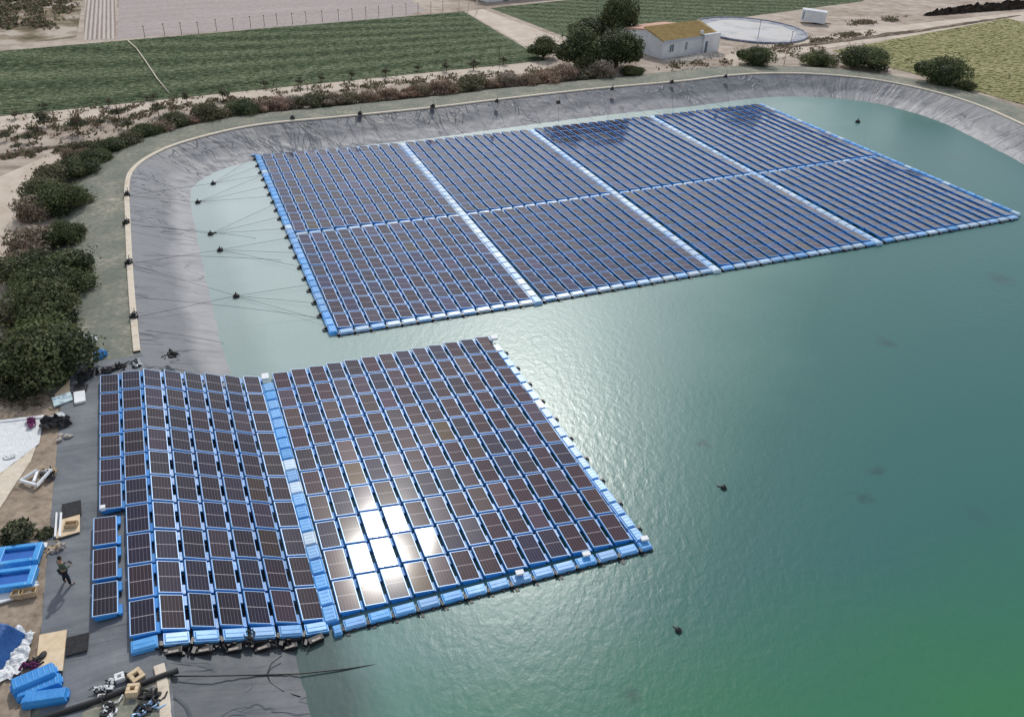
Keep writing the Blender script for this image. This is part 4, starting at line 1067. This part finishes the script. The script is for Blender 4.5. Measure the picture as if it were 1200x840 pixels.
conn = [(0, 0, .05, .12), (0, 1, .12, .2), (1, 2, .38, .45), (1, 2, .5, .42), (2, 3, .55, .62), (2, 4, .7, .66), (3, 4, .86, .93)]
k = 0
for i, (x, y) in enumerate(left_anch):
    P0 = W(x, y, 2.2); P0.z = 2.18
    for bi_ in {0: (0, 1), 1: (2,), 2: (3, 4), 3: (4,)}[i]:
        k += 1; Q = bp[bi_].copy(); Q.z = .1
        mid_ = P0.lerp(Q, .0)
        line_obj(P0, Q, 'thin dark line from the %s left anchor to the %s buoy' % (ORD(i+1), ORD(bi_+1)), .0)
for i, P0 in enumerate(bp):
    for k, (a, b_) in enumerate(((.02, .1), (.1, .1), (.2, 0))):
        t_ = min(.98, [.07, .22, .42, .62, .85][i]+[-.05, .03, .10][k]); Q = TLm.lerp(BLm, t_)
        line_obj(P0+Vector((0, 0, .1)), Q, 'thin dark line, %s of three from the %s buoy to the far island' % (ORD(k+1), ORD(i+1)), .0)
for k, (a, b_, c_, d_) in enumerate(((166, 266, 300, 279), (168, 300, 330, 305), (170, 350, 372, 372), (170, 388, 262, 402))):
    P0 = W(a, b_, 2.0); P0.z = 2.05; Q = W(c_, d_, .05); 
    line_obj(P0, Q, 'long thin dark line across the left bank slope, %s from the far end' % ORD(k+1), -.12)

# ------------------------------------------------------------------ work area
def at(px, py, z=2.04): return W(px, py, z)
def board(name, quad, matn, label, cat, th=.03, z=2.07, zpx=2.06):
    P = [W(x, y, zpx).to_2d() for x, y in quad]; c = sum(P, Vector((0, 0)))/4
    b = MB(); b.hexa([(p.x-c.x, p.y-c.y, 0) for p in P], [(p.x-c.x, p.y-c.y, th) for p in P])
    me = b.mesh(name, [matn]); bm = bmesh.new(); bm.from_mesh(me); bmesh.ops.recalc_face_normals(bm, faces=bm.faces); bm.to_mesh(me); bm.free()
    return tag(obj(name, me, M4=Matrix.Translation((c.x, c.y, z))), label, cat)
def crumple(name, quad, matn, label, cat, amp=.12, n_=26, z=2.05, seed=0, ragged=.0):
    A_, B_, C_, D_ = [W(x, y, 2.05).to_2d() for x, y in quad]; V = []; F = []
    c = (A_+B_+C_+D_)/4
    for j in range(n_+1):
        for i in range(n_+1):
            a, b = i/n_, j/n_
            if ragged: a += ragged*noise.noise((b*5, i*.01, seed))*(1 if i in (0, n_) else .3); b += ragged*noise.noise((a*5, 7, seed))*(1 if j in (0, n_) else .3)
            p = (A_*(1-a)+B_*a)*(1-b)+(D_*(1-a)+C_*a)*b
            hh = abs(noise.noise((p.x*1.6, p.y*1.6, seed)))+.5*abs(noise.noise((p.x*4, p.y*4, seed+2)))
            V.append((p.x-c.x, p.y-c.y, amp*hh))
    for j in range(n_):
        for i in range(n_): k = j*(n_+1)+i; F.append((k, k+1, k+n_+2, k+n_+1))
    me = bpy.data.meshes.new(name); me.from_pydata(V, [], F); me.materials.append(MATS[matn])
    o_ = obj(name, me, M4=Matrix.Translation((c.x, c.y, z))); md = o_.modifiers.new('s', 'SOLIDIFY'); md.thickness = .01
    return tag(o_, label, cat)
crumple('ground_sheet', [(-60, 500), (52, 486), (46, 520), (-60, 600)], 'white_film', 'large pale sheet spread on the soil at the left edge', 'sheet', .05, 20)
crumple('ground_sheet', [(-60, 560), (46, 512), (36, 540), (-30, 640)], 'concrete_kerb', 'dusty beige sheet below the pale sheet at the left edge', 'sheet', .05, 20, seed=2, z=2.02)
tb = MB(); tb.tube([(0, 0, .05), (3.9, 1.0, .05)], .06, 6)
tag(obj('timber_bar', tb.mesh('timber_bar', ['white_paint']), M4=Matrix.Translation(at(-8, 496))), 'long white bar lying along the upper edge of the pale sheet', 'bar')
crumple('cloth', [(31, 494), (42, 490), (43, 499), (35, 505)], 'purple_cloth', 'crumpled dark purple cloth lying on the pale sheet', 'cloth', .35, 12, 2.12, 4, .15)
crumple('white_bag', [(4, 535), (20, 531), (19, 536), (6, 540)], 'white_film', 'small flat white bag near the lower edge of the pale sheet', 'bag', .2, 10, 2.1, 5, .1)
def crate(px, py, sx, sy, sz, rz, matn, label, cat='crate', name='crate', z=2.04, wall=.04, floor=True):
    b = MB()
    b.box(-sx/2, sx/2, -sy/2, -sy/2+wall, 0, sz); b.box(-sx/2, sx/2, sy/2-wall, sy/2, 0, sz)
    b.box(-sx/2, -sx/2+wall, -sy/2+wall, sy/2-wall, 0, sz); b.box(sx/2-wall, sx/2, -sy/2+wall, sy/2-wall, 0, sz)
    if floor: b.box(-sx/2+wall, sx/2-wall, -sy/2+wall, sy/2-wall, .02, .06)
    return tag(obj(name, b.mesh(name, [matn], bevel=.008, seg=1), M4=Matrix.Translation(at(px, py, z)) @ Matrix.Rotation(rz, 4, 'Z')), label, cat)
crumple('black_tarp', [(49, 492), (80, 488), (85, 500), (47, 506)], 'dark_mesh', 'crumpled black tarp at the corner of the pale sheet', 'tarp', .5, 20, 2.06, 6, .06)
crumple('white_rag', [(67, 491), (76, 490), (79, 494), (71, 494)], 'white_film', 'small white rag on top of the crumpled black tarp', 'rag', .25, 8, 2.42, 7, .1)
board('wooden_board', [(66, 466), (82, 461), (82, 445), (64, 463)], 'plywood', 'tilted plywood board leaning by the lowest hedge bush', 'board')
board('insulation_board', [(64, 478), (86, 470), (83, 461), (61, 468)], 'pale_blue_board', 'pale blue rectangular board below the tilted plywood', 'board', .08, 2.12)
board('white_slab', [(88, 475), (101, 472), (100, 460), (87, 462)], 'white_paint', 'square white slab next to the pale blue board', 'slab', .15, 2.1)
board('black_mat', [(85, 461), (101, 460), (104, 450), (88, 451)], 'dark_mesh', 'black mat beside the hedge above the square white slab', 'mat', .04)
crumple('dark_netting', [(92, 452), (112, 440), (110, 428), (90, 440)], 'dark_mesh', 'pile of dark netting under the edge of the lowest hedge bush', 'netting', .4, 14, 2.05, 8, .1)
crate(106, 401, .85, .6, .4, .2, 'white_paint', 'small open white crate on the embankment beside the hedge')
def blue_float(px, py, rz, label, z=2.04, L=1.55, Wd=.62, Hh=.42, roll=0.):
    e = thing('pontoon_float', label, 'float', M4=Matrix.Translation(at(px, py, z)) @ Matrix.Rotation(rz, 4, 'Z') @ Matrix.Rotation(roll, 4, 'X'))
    b = MB(); b.box(-L/2, L/2, -Wd/2, Wd/2, 0, Hh*.55); b.hexa([(-L/2, -Wd/2, Hh*.5), (L/2, -Wd/2, Hh*.5), (L/2, Wd/2, Hh*.5), (-L/2, Wd/2, Hh*.5)], [(-L/2+.08, -Wd/2+.06, Hh), (L/2-.08, -Wd/2+.06, Hh), (L/2-.08, Wd/2-.06, Hh), (-L/2+.08, Wd/2-.06, Hh)])
    for k in range(7): b.box(-L/2+.18+k*(L-.4)/6, -L/2+.22+k*(L-.4)/6, -Wd/2+.1, Wd/2-.1, Hh-.01, Hh+.015)
    kid('float_body', b, ['float_blue'], e, bevel=.03)
    b = MB()
    for sx in (-1, 1): b.box(sx*L/2-.06*(sx < 0)-.02*(sx > 0), sx*L/2+.02*(sx < 0)+.06*(sx > 0), -.14, .14, Hh*.2, Hh*.6)
    kid('lug', b, ['float_blue'], e, bevel=.01)
    return e
blue_float(118, 418, 1.2, 'single light blue float on the embankment beside the hedge', L=.8, Wd=.5)
blue_float(42, 800, .62, 'blue float lying slanted on the liner sheet at the lower left', L=1.7, Wd=.7, Hh=.5)
blue_float(47, 808, .50, 'blue float half under the slanted one at the lower left', z=2.0, L=1.7, Wd=.66, Hh=.34)
blue_float(55, 821, .22, 'blue float lying lowest of the group at the lower left', L=1.7, Wd=.6, Hh=.42)
# two big blue trays with raised rims on a white sheet
b4 = board('pallet_sheet', [(-20, 714), (37, 696), (48, 640), (-20, 640)], 'white_paint', 'white slab carrying the two big blue panel floats', 'slab', .10, 2.06)
def tray(px, py, label, z=2.17):
    e = thing('panel_float', label, 'float', M4=Matrix.Translation(at(px, py, z)) @ Matrix.Rotation(R(14), 4, 'Z'))
    b = MB(); L, Wd, Hh = 1.95, 1.25, .36
    b.box(-L/2, L/2, -Wd/2, Wd/2, 0, .16)
    for x0, x1, y0, y1 in ((-L/2, -L/2+.28, -Wd/2, Wd/2), (L/2-.28, L/2, -Wd/2, Wd/2), (-L/2+.285, L/2-.285, -Wd/2, -Wd/2+.22), (-L/2+.285, L/2-.285, Wd/2-.22, Wd/2)):
        b.box(x0, x1, y0, y1, .14, Hh)
    kid('float_rim', b, ['float_pale'], e, bevel=.03).color = (.0, .95, 1, 1)
    b = MB(); b.box(-L/2+.29, L/2-.29, -Wd/2+.23, Wd/2-.23, .165, .19); kid('float_floor', b, ['float_blue'], e).color = (.45, .5, .75, 1)
    return e
tray(24, 654, 'upper of two big blue panel floats lying on a white slab'); tray(17, 682, 'lower of two big blue panel floats lying on a white slab')
for (x, y, rz, l) in ((34, 697, .3, 'wooden crate below the white slab, right one'), (22, 699, .1, 'smaller wooden crate below the white slab, left one')): crate(x, y, .75 if x > 30 else .5, .4, .32, rz, 'timber', l)
crumple('white_rag', [(37, 690), (44, 683), (47, 686), (43, 690)], 'white_film', 'white rag beside the wooden crate below the slab', 'rag', .3, 8, 2.1, 3, .1)
board('white_plate', [(46, 643), (55, 641), (56, 636), (49, 636)], 'white_paint', 'small white plate between the blue floats and the person', 'plate', .04)
# board with a crate on the liner sheet
board('black_mat', [(73, 609), (96, 603), (95, 587), (73, 592)], 'dark_mesh', 'black mat on the liner sheet above the wooden board', 'mat', .05, 2.10)
board('wooden_board', [(66, 632), (94, 624), (94, 604), (72, 610)], 'plywood', 'cream wooden board on the liner sheet below the black mat', 'board', .05, 2.1)
crate(84, 616, .62, .34, .22, .2, 'timber', 'small wooden box standing on the cream board', z=2.16)
for k, (x0, x1, l_) in enumerate(((64, 65.5, 'left'), (69, 71, 'right'))):
    board('white_rail', [(x0, 630), (x1+1, 630), (x1+2.5, 602), (x0+2, 602)], 'white_paint', '%s of two thin white rails beside the cream wooden board' % l_, 'rail', .08, 2.1)
# white broken crate and debris on the soil
b = MB()
for (a, c_) in (((-.5, -.2), (.3, -.5)), ((.3, -.5), (.45, .45)), ((-.5, -.2), (-.1, .4)), ((-.1, .4), (.1, -.3)), ((.0, .4), (.45, .45))):
    b.tube([(a[0], a[1], .1), (c_[0], c_[1], .16)], .07, 5)
tag(obj('broken_frame', b.mesh('broken_frame', ['white_paint']), M4=Matrix.Translation(at(42, 562)) @ Matrix.Scale(1.35, 4)), 'broken white frame lying on the bare soil', 'frame')
crumple('black_tarp', [(50, 562), (62, 556), (66, 560), (56, 566)], 'dark_mesh', 'small scrap of black tarp beside the broken white frame', 'tarp', .35, 10, 2.05, 9, .12)
b = MB()
for k in range(9):
    q = random.Random(k); x, y, s_ = q.uniform(-.4, .4), q.uniform(-.3, .3), q.uniform(.08, .2); b.ball((x, y, s_*.5), s_, 6, sz=.7)
tag(obj('stone_pile', b.mesh('stone_pile', ['rubble']), M4=Matrix.Translation(at(75, 514))), 'small pile of pale stones on the bare soil', 'stones')
# big board, mat, tarp
board('wooden_board', [(42, 786), (74, 787), (79, 739), (47, 745)], 'plywood', 'big cream plywood board on the liner sheet at the lower left', 'board', .06, 2.1)
b = MB(); b.ball((0, 0, .02), .2, 10, sz=.35); tag(obj('black_bag', b.mesh('black_bag', ['black_rubber'], smooth=True), M4=Matrix.Translation(at(50, 768, 2.17)) @ Matrix.Diagonal((.8, 1.25, 1, 1))), 'small black pouch lying on the big plywood board', 'bag')
board('black_mat', [(77, 770), (103, 763), (105, 742), (79, 748)], 'dark_mesh', 'black mat with bolts right of the big plywood board', 'mat', .05, 2.10)
bt = MB(); P_ = at(-7, 764)
bt.hexa([(-1.6, -1.1, 0), (.85, -1.0, 0), (1.0, 1.0, 0), (-1.6, 1.3, 0)], [(-1.3, -.7, 1.0), (.45, -.6, .95), (.55, .7, 1.05), (-1.3, .9, 1.1)])
tag(obj('covered_pallet', bt.mesh('covered_pallet', ['blue_tarp'], bevel=.12, seg=3), M4=Matrix.Translation(P_)), 'bulky pallet wrapped in dark blue tarp at the lower left edge', 'pallet')
crumple('plastic_film', [(-12, 806), (24, 790), (43, 742), (6, 734)], 'white_film', 'crumpled clear white plastic film beside the blue wrapped pallet', 'film', .34, 40, 2.05, 11, .12)
# pipes
def pipe(pts, r_, matn, label, z=2.1, name='pipe', cat='pipe', zs=None):
    P = [W(x, y, z) for x, y in pts]
    if zs:
        P = [W(x, y, q) for (x, y), q in zip(pts, zs)]
    b = MB(); P0 = P[0]; b.tube([p-P0 for p in P], r_, 10); tag(obj(name, b.mesh(name, [matn], smooth=True), M4=Matrix.Translation(P0)), label, cat)
pipe([(20, 856), (60, 838), (110, 822), (160, 803), (195, 790), (209, 785)], .13, 'black_rubber', 'thick black pipe lying across the embankment at the bottom', 2.15)
pipe([(196, 792), (250, 791.5), (300, 790.5), (350, 789), (400, 784), (465, 775)], .032, 'black_plastic', 'thin black pipe running from the thick pipe down into the water', zs=(2.15, 1.6, .75, .12, .05, -.08))
pipe([(330, 768), (318, 777), (313, 789), (317, 800), (332, 810), (352, 816)], .025, 'black_rubber', 'thin curved cable on the liner slope below the near walkway', zs=(.5, .62, .60, .5, .35, .1), name='cable', cat='cable')
pipe([(74, 775), (73, 790), (71, 800)], .02, 'black_rubber', 'short thin cable below the big plywood board', name='cable', cat='cable', z=2.1)
# concrete blocks with square holes
def hollow_block(px, py, s_, h_, rz, matn, label, z=2.04, tilt=0.):
    b = MB(); w_ = s_*.3
    b.box(-s_/2, s_/2, -s_/2, -s_/2+w_, 0, h_); b.box(-s_/2, s_/2, s_/2-w_, s_/2, 0, h_); b.box(-s_/2, -s_/2+w_, -s_/2+w_, s_/2-w_, 0, h_); b.box(s_/2-w_, s_/2, -s_/2+w_, s_/2-w_, 0, h_)
    tag(obj('hollow_block', b.mesh('hollow_block', [matn], bevel=.015, seg=1), M4=Matrix.Translation(at(px, py, z)) @ Matrix.Rotation(rz, 4, 'Z') @ Matrix.Rotation(tilt, 4, 'X')), label, 'block')
hollow_block(141, 796, .38, .26, .5, 'white_paint', 'white hollow block above the thick pipe')
hollow_block(160, 793, .55, .22, .9, 'plywood', 'cream hollow block standing slanted above the thick pipe', tilt=.2)
hollow_block(157, 812, .5, .36, .15, 'plywood', 'cream hollow block just below the thick pipe')
crumple('black_bag', [(143, 799), (152, 799), (153, 790), (146, 789)], 'black_rubber', 'black bag squeezed between the white and cream blocks', 'bag', .35, 10, 2.05, 12, .1)
def junk(px, py, rad, seed, mats, label, name='scrap_pile', cat='scrap'):
    q = random.Random(seed); e = thing(name, label, cat, at(px, py))
    for mi, mt in enumerate(mats):
        b = MB()
        for k in range(9):
            a = q.uniform(0, 6.28); d = q.uniform(0, rad); p = (d*math.cos(a), d*math.sin(a), q.uniform(.02, .2)); a2 = q.uniform(0, 6.28); l_ = q.uniform(.15, .5)
            b.tube([p, (p[0]+l_*math.cos(a2)*.5, p[1]+l_*math.sin(a2)*.5, p[2]+q.uniform(0, .15)), (p[0]+l_*math.cos(a2+.6), p[1]+l_*math.sin(a2+.6), q.uniform(.02, .15))], q.uniform(.02, .07), 5)
        for k in range(4):
            a = q.uniform(0, 6.28); d = q.uniform(0, rad*.8); x, y = d*math.cos(a), d*math.sin(a); s_ = q.uniform(.06, .16); b.box(x-s_, x+s_, y-s_*.6, y+s_*.6, .02, .02+s_)
        kid('scrap' if mi == 0 else 'wrapping', b, [mt], e)
junk(123, 809, .38, 1, ['white_film', 'black_plastic'], 'small heap of white and black scraps on the liner sheet')
junk(177, 818, .45, 2, ['black_rubber', 'black_plastic'], 'black heap of straps left of the lower cream kerb')
junk(170, 832, .42, 3, ['black_rubber', 'frame_alu'], 'grey and black heap of brackets at the bottom edge')
junk(128, 833, .35, 4, ['black_rubber', 'white_film'], 'scattered straps and white wrapping below the thick pipe')
junk(200, 417, .55, 5, ['black_rubber', 'black_plastic'], 'black bundle of straps at the top of the liner slope')
junk(160, 428, .4, 6, ['white_film', 'black_plastic'], 'white and black scraps above the outer panel columns')
junk(140, 430, .5, 7, ['black_rubber', 'dark_mesh'], 'dark straps lying above the outermost panel column')
junk(122, 436, .5, 8, ['dark_mesh', 'black_plastic'], 'dark straps between hedge and outermost panel column')
junk(66, 644, .35, 9, ['rubble', 'timber'], 'small scraps at the edge of the liner sheet above the person')
junk(40, 780, .25, 10, ['black_rubber', 'purple_cloth'], 'dark scraps left of the big plywood board')
junk(57, 556, .4, 11, ['timber', 'black_plastic'], 'wooden scraps beside the broken white frame')
# hose knot and ballast blocks at the front of the near island
pipe([(150, 48), (160, 57), (170, 71), (184, 92), (198, 109)], .085, 'concrete_kerb', 'thin pale pipe crossing the dark green crop field', z=1.75, name='irrigation_pipe', cat='pipe')
e = thing('cable_coil', 'black tangle of cables on the front floats left of the near walkway', 'cable', W(288, 750, .95))
b = MB()
for k in range(5):
    q = random.Random(k+20); c_ = (q.uniform(-.2, .2), q.uniform(-.15, .15), .12+.05*k); r_ = q.uniform(.14, .26)
    b.tube([(c_[0]+r_*math.cos(a*.7), c_[1]+r_*math.sin(a*.7), c_[2]+.03*math.sin(a*1.9+k)) for a in range(10)], .035, 5)
kid('cable_loops', b, ['black_rubber'], e)
b = MB(); b.box(-.15, .15, -.12, .12, 0, .16); kid('clamp', b, ['black_plastic'], e)
for k in range(6):
    P0 = PP(1.277*(k+.6)+.0, .04-RP*10-.95); u_, h_ = on_prof(1.277*(k+.6)); P0.z = max(.02, 2.0-.374*max(0, (u_+7.2)))+.02
    e = thing('ballast_block', 'dark block with pale cap on the slope below the %s front float' % ORD(k+1), 'block', P0, AN+rnd.uniform(-.2, .2), 'ballast blocks under the front floats')
    b = MB(); b.box(-.36, .36, -.2, .16, 0, .2); b.tube([(-.4, -.2, .1), (-.6, -.4, .05)], .04, 5); kid('block', b, ['black_plastic'], e, bevel=.02)
    b = MB(); b.box(-.22, .22, -.17, -.04, .203, .23); kid('cap', b, ['rubble'], e, bevel=.01)
# ------------------------------------------------------------------ the worker
def skin_body(name, joints, edges, matn, parent=None, lvl=2):
    me = bpy.data.meshes.new(name); me.from_pydata([j[0] for j in joints], edges, []); me.materials.append(MATS[matn])
    o_ = obj(name, me, parent); sk = o_.modifiers.new('skin', 'SKIN'); sk.use_smooth_shade = True
    for i, j in enumerate(joints):
        r_ = j[1]; me.skin_vertices[0].data[i].radius = r_ if isinstance(r_, tuple) else (r_, r_)
        me.skin_vertices[0].data[i].use_root = (i == 0)
    ss = o_.modifiers.new('sub', 'SUBSURF'); ss.levels = lvl; ss.render_levels = lvl
    return o_
per = thing('person', 'person in olive jacket and dark trousers standing on the liner sheet looking towards the water', 'person', M4=Matrix.Translation(W(79, 684, 2.07)) @ Matrix.Rotation(R(-35), 4, 'Z'))
# local: +Y is facing, +X right
J = [((0, 0, .94), (.15, .11)), ((0, .01, 1.12), (.14, .10)), ((0, .02, 1.32), (.17, .11)), ((0, .02, 1.45), (.10, .08)), ((0, .03, 1.53), .055), ((0, .05, 1.60), (.075, .09)), ((0, .06, 1.70), (.078, .092)),
     ((-.19, .02, 1.41), .062), ((-.27, .05, 1.16), .048), ((-.14, .28, 1.10), .036), ((-.09, .34, 1.11), .026),
     ((.19, .02, 1.41), .062), ((.29, .06, 1.17), .048), ((.20, .30, 1.12), .036), ((.15, .37, 1.13), .026),
     ((-.10, 0, .86), .095), ((-.17, .03, .48), .065), ((-.21, -.02, .10), .045), ((-.22, .12, .04), .04),
     ((.10, 0, .86), .095), ((.17, .06, .48), .065), ((.23, .04, .10), .045), ((.26, .18, .04), .04)]
Ed = [(0, 1), (1, 2), (2, 3), (3, 4), (4, 5), (5, 6), (3, 7), (7, 8), (8, 9), (9, 10), (3, 11), (11, 12), (12, 13), (13, 14), (0, 15), (15, 16), (16, 17), (17, 18), (0, 19), (19, 20), (20, 21), (21, 22)]
for wrist, sgn in ((10, 1), (14, -1)):     # fingers and thumb
    wp = Vector(J[wrist][0])
    for k in range(4):
        a_ = len(J); off_ = (-.024+.016*k)
        p1 = wp+Vector((sgn*.02, .045, off_)); p2 = p1+Vector((sgn*.03, .03-.004*abs(k-1.5), 0)); p3 = p2+Vector((sgn*.03, -.005, -.004))
        J += [(tuple(p1), .010), (tuple(p2), .009), (tuple(p3), .008)]; Ed += [(wrist, a_), (a_, a_+1), (a_+1, a_+2)]
    a_ = len(J); p1 = wp+Vector((sgn*.028, .005, .028)); p2 = p1+Vector((sgn*.025, .02, .012)); J += [(tuple(p1), .011), (tuple(p2), .009)]; Ed += [(wrist, a_), (a_, a_+1)]
skin_body('body', J, Ed, 'skin_tone', per)
gr = lambda r_, k: tuple(q*k+.012 for q in r_) if isinstance(r_, tuple) else r_*k+.012
sub_ = [0, 1, 2, 3, 7, 8, 9, 11, 12, 13]; mp_ = {a: i for i, a in enumerate(sub_)}
skin_body('jacket', [(J[i][0], gr(J[i][1], 1.12)) for i in sub_], [(mp_[a], mp_[b_]) for a, b_ in Ed if a in mp_ and b_ in mp_], 'olive_jacket', per)
sub_ = [0, 15, 16, 17, 19, 20, 21]; mp_ = {a: i for i, a in enumerate(sub_)}
skin_body('trousers', [(J[i][0], gr(J[i][1], 1.12)) for i in sub_], [(mp_[a], mp_[b_]) for a, b_ in Ed if a in mp_ and b_ in mp_], 'dark_trousers', per)
for sx, a in ((-1, (-.215, .0)), (1, (.235, .06))):
    skin_body('shoe', [((a[0], a[1]-.04, .05), .045), ((a[0]+.01*sx, a[1]+.08, .045), .046), ((a[0]+.02*sx, a[1]+.19, .035), .036)], [(0, 1), (1, 2)], 'black_rubber', per)
b = MB(); b.ball((0, .045, 1.695), .108, 14, sz=1.05)
hv = [i for i, v_ in enumerate(b.v) if not (v_.y > .11 and v_.z < 1.735)]
keep = set(hv); b.f = [f for f in b.f if all(i in keep for i in f)]; b.m = [0]*len(b.f)
hr_ = kid('hair', b, ['dark_hair'], per, smooth=True)
b = MB(); b.ball((-.035, .148, 1.675), .012, 8); b.ball((.035, .148, 1.675), .012, 8); kid('eyes', b, ['dark_hair'], per)
b = MB(); b.tube([(0, .145, 1.685), (0, .168, 1.645)], [.008, .016], 6); b.box(-.025, .025, .135, .146, 1.605, 1.613)
for sx in (-1, 1): b.ball((sx*.088, .05, 1.655), .026, 6, sz=1.2)
kid('face_features', b, ['skin_tone'], per)
b = MB(); b.box(-.10, .16, .36, .44, 1.12, 1.17); b.tube([(.12, .40, 1.16), (.14, .42, 1.30)], .012, 5)
tag(obj('controller', b.mesh('controller', ['black_plastic'], bevel=.01, seg=1), M4=per.matrix_world.copy()), 'small black controller held in the hands of the person', 'controller')
